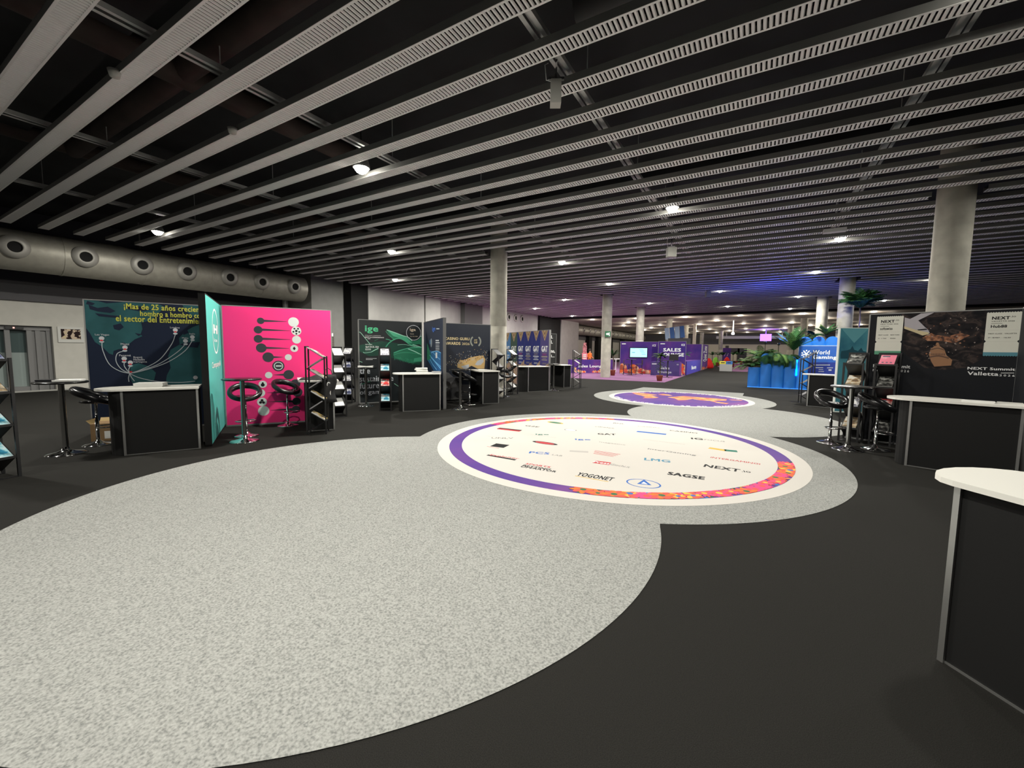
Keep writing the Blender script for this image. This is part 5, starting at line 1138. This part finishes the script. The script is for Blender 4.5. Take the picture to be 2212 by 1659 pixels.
# pink totem, worker, railing
pt = thing('pink_display', 'pink stepped display with printed stripes behind the Sales Lounge desk', 'display', gx(1263, 31), .4)
MB().prism([(-.2, -.15), (.2, -.15), (.2, .15), (-.2, .15)], 0, 1.45).build('body', mat('pink_card', (.72, .2, .26), .6), pt)
MB().box(-.15, .15, -.1, .1, 1.45, 2.0).box(-.1, .12, -.08, .08, 2.0, 2.25).build('crown', ramp_mat('pink_mottle', 'noise', 8, [(.4, (.5, .08, .15)), (.5, (.6, .3, .3)), (.6, (.2, .05, .06))]), pt)
b = MB()
for z in (1.0, 1.15, 1.28): b.box(-.13, .13, -.155, -.15, z, z + .07)
b.build('stripes', paper, pt)
def person(name, lab, loc, rz):
    t = thing(name, lab, 'person', loc, rz)
    J = {'pel': (0, 0, .95), 'wst': (0, 0, 1.1), 'chs': (0, -.02, 1.32), 'nk': (0, -.02, 1.48), 'hd': (0, -.03, 1.62), 'ht': (0, -.02, 1.74), 'ls': (-.18, 0, 1.42), 'rs': (.18, 0, 1.42), 'le': (-.25, .02, 1.15), 're': (.25, .02, 1.15), 'lw': (-.2, -.2, 1.05), 'rw': (.2, -.2, 1.05),
         'lh': (-.17, -.27, 1.03), 'rh': (.17, -.27, 1.03), 'lk': (-.1, -.02, .5), 'rk': (.1, -.02, .5), 'la': (-.11, .02, .09), 'ra': (.11, .02, .09), 'lhp': (-.1, 0, .9), 'rhp': (.1, 0, .9), 'lf': (-.12, -.14, .04), 'rf': (.12, -.14, .04)}
    R_ = dict(pel=.14, wst=.13, chs=.15, nk=.06, hd=.095, ht=.08, ls=.065, rs=.065, le=.045, re=.045, lw=.03, rw=.03, lh=.035, rh=.035, lk=.06, rk=.06, la=.04, ra=.04, lhp=.09, rhp=.09, lf=.035, rf=.035)
    E_ = [('pel', 'wst'), ('wst', 'chs'), ('chs', 'nk'), ('nk', 'hd'), ('hd', 'ht'), ('chs', 'ls'), ('ls', 'le'), ('le', 'lw'), ('lw', 'lh'), ('chs', 'rs'), ('rs', 're'), ('re', 'rw'), ('rw', 'rh'), ('pel', 'lhp'), ('lhp', 'lk'), ('lk', 'la'), ('la', 'lf'), ('pel', 'rhp'), ('rhp', 'rk'), ('rk', 'ra'), ('ra', 'rf')]
    ks = list(J); me = bpy.data.meshes.new('body'); me.from_pydata([J[k] for k in ks], [(ks.index(a), ks.index(b_)) for a, b_ in E_], [])
    o = bpy.data.objects.new('body', me); COL.objects.link(o); sk = o.modifiers.new('s', 'SKIN'); 
    sv = me.skin_vertices if hasattr(me, 'skin_vertices') and len(me.skin_vertices) else None
    if sv is None:
        with bpy.context.temp_override(object=o, active_object=o): bpy.ops.mesh.customdata_skin_add()
    for k, v in zip(ks, me.skin_vertices[0].data): v.radius = (R_[k], R_[k] * .85); v.use_root = (k == 'pel')
    sb = o.modifiers.new('b', 'SUBSURF'); sb.levels = 1; sb.render_levels = 1; bpy.context.view_layer.update()
    m2 = bpy.data.meshes.new_from_object(o.evaluated_get(bpy.context.evaluated_depsgraph_get())); bpy.data.objects.remove(o)
    o = bpy.data.objects.new('body', m2); COL.objects.link(o); o.parent = t; m2.materials.clear()
    for m_ in (mat('skin', (.4, .22, .15), .6), mat('hi_vis_orange', (.85, .2, .03), .6), mat('dark_trousers', (.02, .02, .03), .7)): m2.materials.append(m_)
    for p in m2.polygons:
        c_ = p.center; p.material_index = 2 if c_.z < .95 else (0 if c_.z > 1.47 or c_.y < -.17 else 1); p.use_smooth = True
    MB().lathe([(0, 1.8), (.06, 1.79), (.095, 1.74), (.105, 1.68), (.1, 1.62), (.08, 1.6)], 16, c=(0, 0)).build('hair', mat('dark_hair', (.02, .012, .008), .7), t)
    MB().box(-.12, .12, .135, .14, 1.15, 1.2).box(-.12, .12, .135, .14, 1.3, 1.35).build('vest_stripe', mat('reflective', (.7, .7, .6), .4), t)
    return t
person('person', 'person in an orange high visibility vest standing behind the Sales Lounge desk', gx(1274, 31.6), 1.2)
tr = thing('white_barrier', 'white frame barrier between the column and the purple wall', 'barrier', gx(1331, 31.5), .3)
for x in (-.5, 0, .5): MB().box(x - .03, x + .03, -.03, .03, 0, 1.0).build('post', white, tr)
MB().box(-.53, .53, -.035, .035, 1.0, 1.06).build('top_rail', white, tr)
# bins
def bin_(px, col, nm, lab):
    t = thing('recycling_bin', lab, 'bin', gx(px, 40.1), 0, 'recycling bins on the magenta carpet')
    MB().prism([(-.24, -.2), (.24, -.2), (.24, .2), (-.24, .2)], .004, .62).build('bin_body', mat('bin_grey', (.3, .3, .29), .6), t)
    MB().prism([(-.25, -.21), (.25, -.21), (.25, .21), (-.25, .21)], .62, .86).build('lid', mat(nm, col, .5), t)
    MB().box(-.15, .15, -.215, -.21, .7, .78).build('slot', black, t)
bin_(1563, (.65, .55, .04), 'bin_yellow', 'grey recycling bin with a yellow lid'); bin_(1576.5, (.02, .14, .42), 'bin_blue', 'grey recycling bin with a blue lid')
# far seats, totem, plants
def bean(loc, col, nm, lab, s_=1):
    MBx = MB().lathe([(0, 0), (.4, 0), (.47, .15), (.42, .4), (.25, .8), (.1, 1.0), (0, 1.02)], 20); tag(MBx.build('pouf', mat(nm, col, .7), loc=loc), lab, 'seat', 'coloured soft seats far down the hall')
bean(gx(1532, 46), (.7, .01, .01), 'seat_red', 'red tapered soft seat beyond the quiet zone wall')
bean(gx(1547, 56), (.22, .6, .05), 'seat_green', 'lime green soft seat far down the hall')
bean(gx(1571, 60), (.7, .01, .02), 'seat_red', 'red soft seat behind the recycling bins')
bean(gx(1528, 52), (.22, .6, .05), 'seat_green', 'lime green seat partly behind the red tapered seat')
tm = thing('purple_totem', 'tall purple totem with a white emblem in front of the cream far wall', 'totem', gx(1570, 62), 0)
MB().box(-.48, .48, -.1, .1, 0, 2.2).build('panel', lpurple, tm); MB().box(-.2, .2, -.1, .1, 2.2, 2.5).build('cap', black, tm)
b = MB()
for i in range(4): b.add([(-.3 + .16 * i, -.105, 1.1 + .2 * (i % 2)), (-.26 + .16 * i, -.105, 1.1 + .2 * (i % 2)), (-.1 + .16 * i, -.105, 1.5 - .2 * (i % 2)), (-.14 + .16 * i, -.105, 1.5 - .2 * (i % 2))], [(0, 1, 2, 3)])
b.build('emblem', white, tm)
random.seed(21)
for i, (px, Y) in enumerate(((1539, 50), (1551, 54), (1561, 50), (1584, 52), (1592, 66), (1602, 64), (1477, 36.5))):
    palm('potted_palm', ('slim potted palm behind the red tapered seat', 'potted palm above the lime seat', 'potted palm left of the purple totem', 'small palm right of the purple totem', 'distant palm before the cream far wall', 'distant bushy palm beside the fern end of the planter', 'leafy plant behind the aisle desk')[i], 'potted plant', gx(px, Y), 9, .7, .9, 1.2, .2, [0, 1], 'potted palms far down the hall', 1.3, .4)
# far wall details: dark openings, purple lit screen, duct
for px, w_, lab in ((1583, 2.2, 'wide dark screen on the cream far wall'), (1603, 1.5, 'tall dark doorway in the cream far wall')):
    P = gx(px, 87.9); tag(MB().box(-w_ / 2, w_ / 2, -.05, .05, (1.6 if w_ > 2 else 0), 2.4).build('wall_panel', black, loc=P), lab, 'panel')
ps = thing('purple_screen', 'glowing purple screen hanging high over the far aisle', 'screen', gx(1652, 70), 0)
MB().box(-.7, .7, -.05, .05, 3.3, 4.3).build('display', mat('purple_glow', (.28, .12, .95), .4, emit=3), ps); MB().box(-.05, .05, -.02, .02, 4.3, 4.98).build('hanger', black, ps)
lp = bpy.data.lights.new('screen_glow', 'AREA'); lp.energy = 500; lp.size = 1.2; lp.color = (.25, .1, 1)
lo = bpy.data.objects.new('screen_glow', lp); COL.objects.link(lo); lo.parent = ps; lo.location = (0, -.2, 4.35); lo.rotation_euler = (PI - .3, 0, 0)
tag(MB().box(-6.5, 4.5, -.4, .4, 3.9, 4.35).box(-5, -4.9, -.05, .05, 4.35, 4.97).box(3, 3.1, -.05, .05, 4.35, 4.97).build('far_duct', mat('far_duct_grey', (.4, .4, .4), .5), loc=gx(1640, 80)), 'long pale box duct high before the far wall', 'duct')
tag(MB().lathe([(0, 3.5), (.12, 3.5), (.16, 3.6), (.12, 3.72), (.05, 3.8), (.04, 4.98), (0, 4.98)], 16).build('hanging_lamp', mat('white_glow', (1, .98, .95), .4, emit=4), loc=gx(1581, 50)), 'small bright white object hanging from the far ceiling', 'hanging lamp')
bn = thing('blue_banner', 'blue and white striped banner high above the sales lounge lettering', 'banner', gx(1466, 42), 0)
for i in range(4): MB().box(-.9 + i * .45, -.5 + i * .45, -.03, .03, 2.9, 4.0, M=Matrix.Rotation(-.12, 4, 'Y')).build('stripe', mat('banner_blue' if i % 2 else 'banner_pale', (.03, .12, .35) if i % 2 else (.35, .5, .65), .5), bn)
MB().box(-1, 1, -.05, .05, 0, 2.9).build('support', wall_dark, bn)
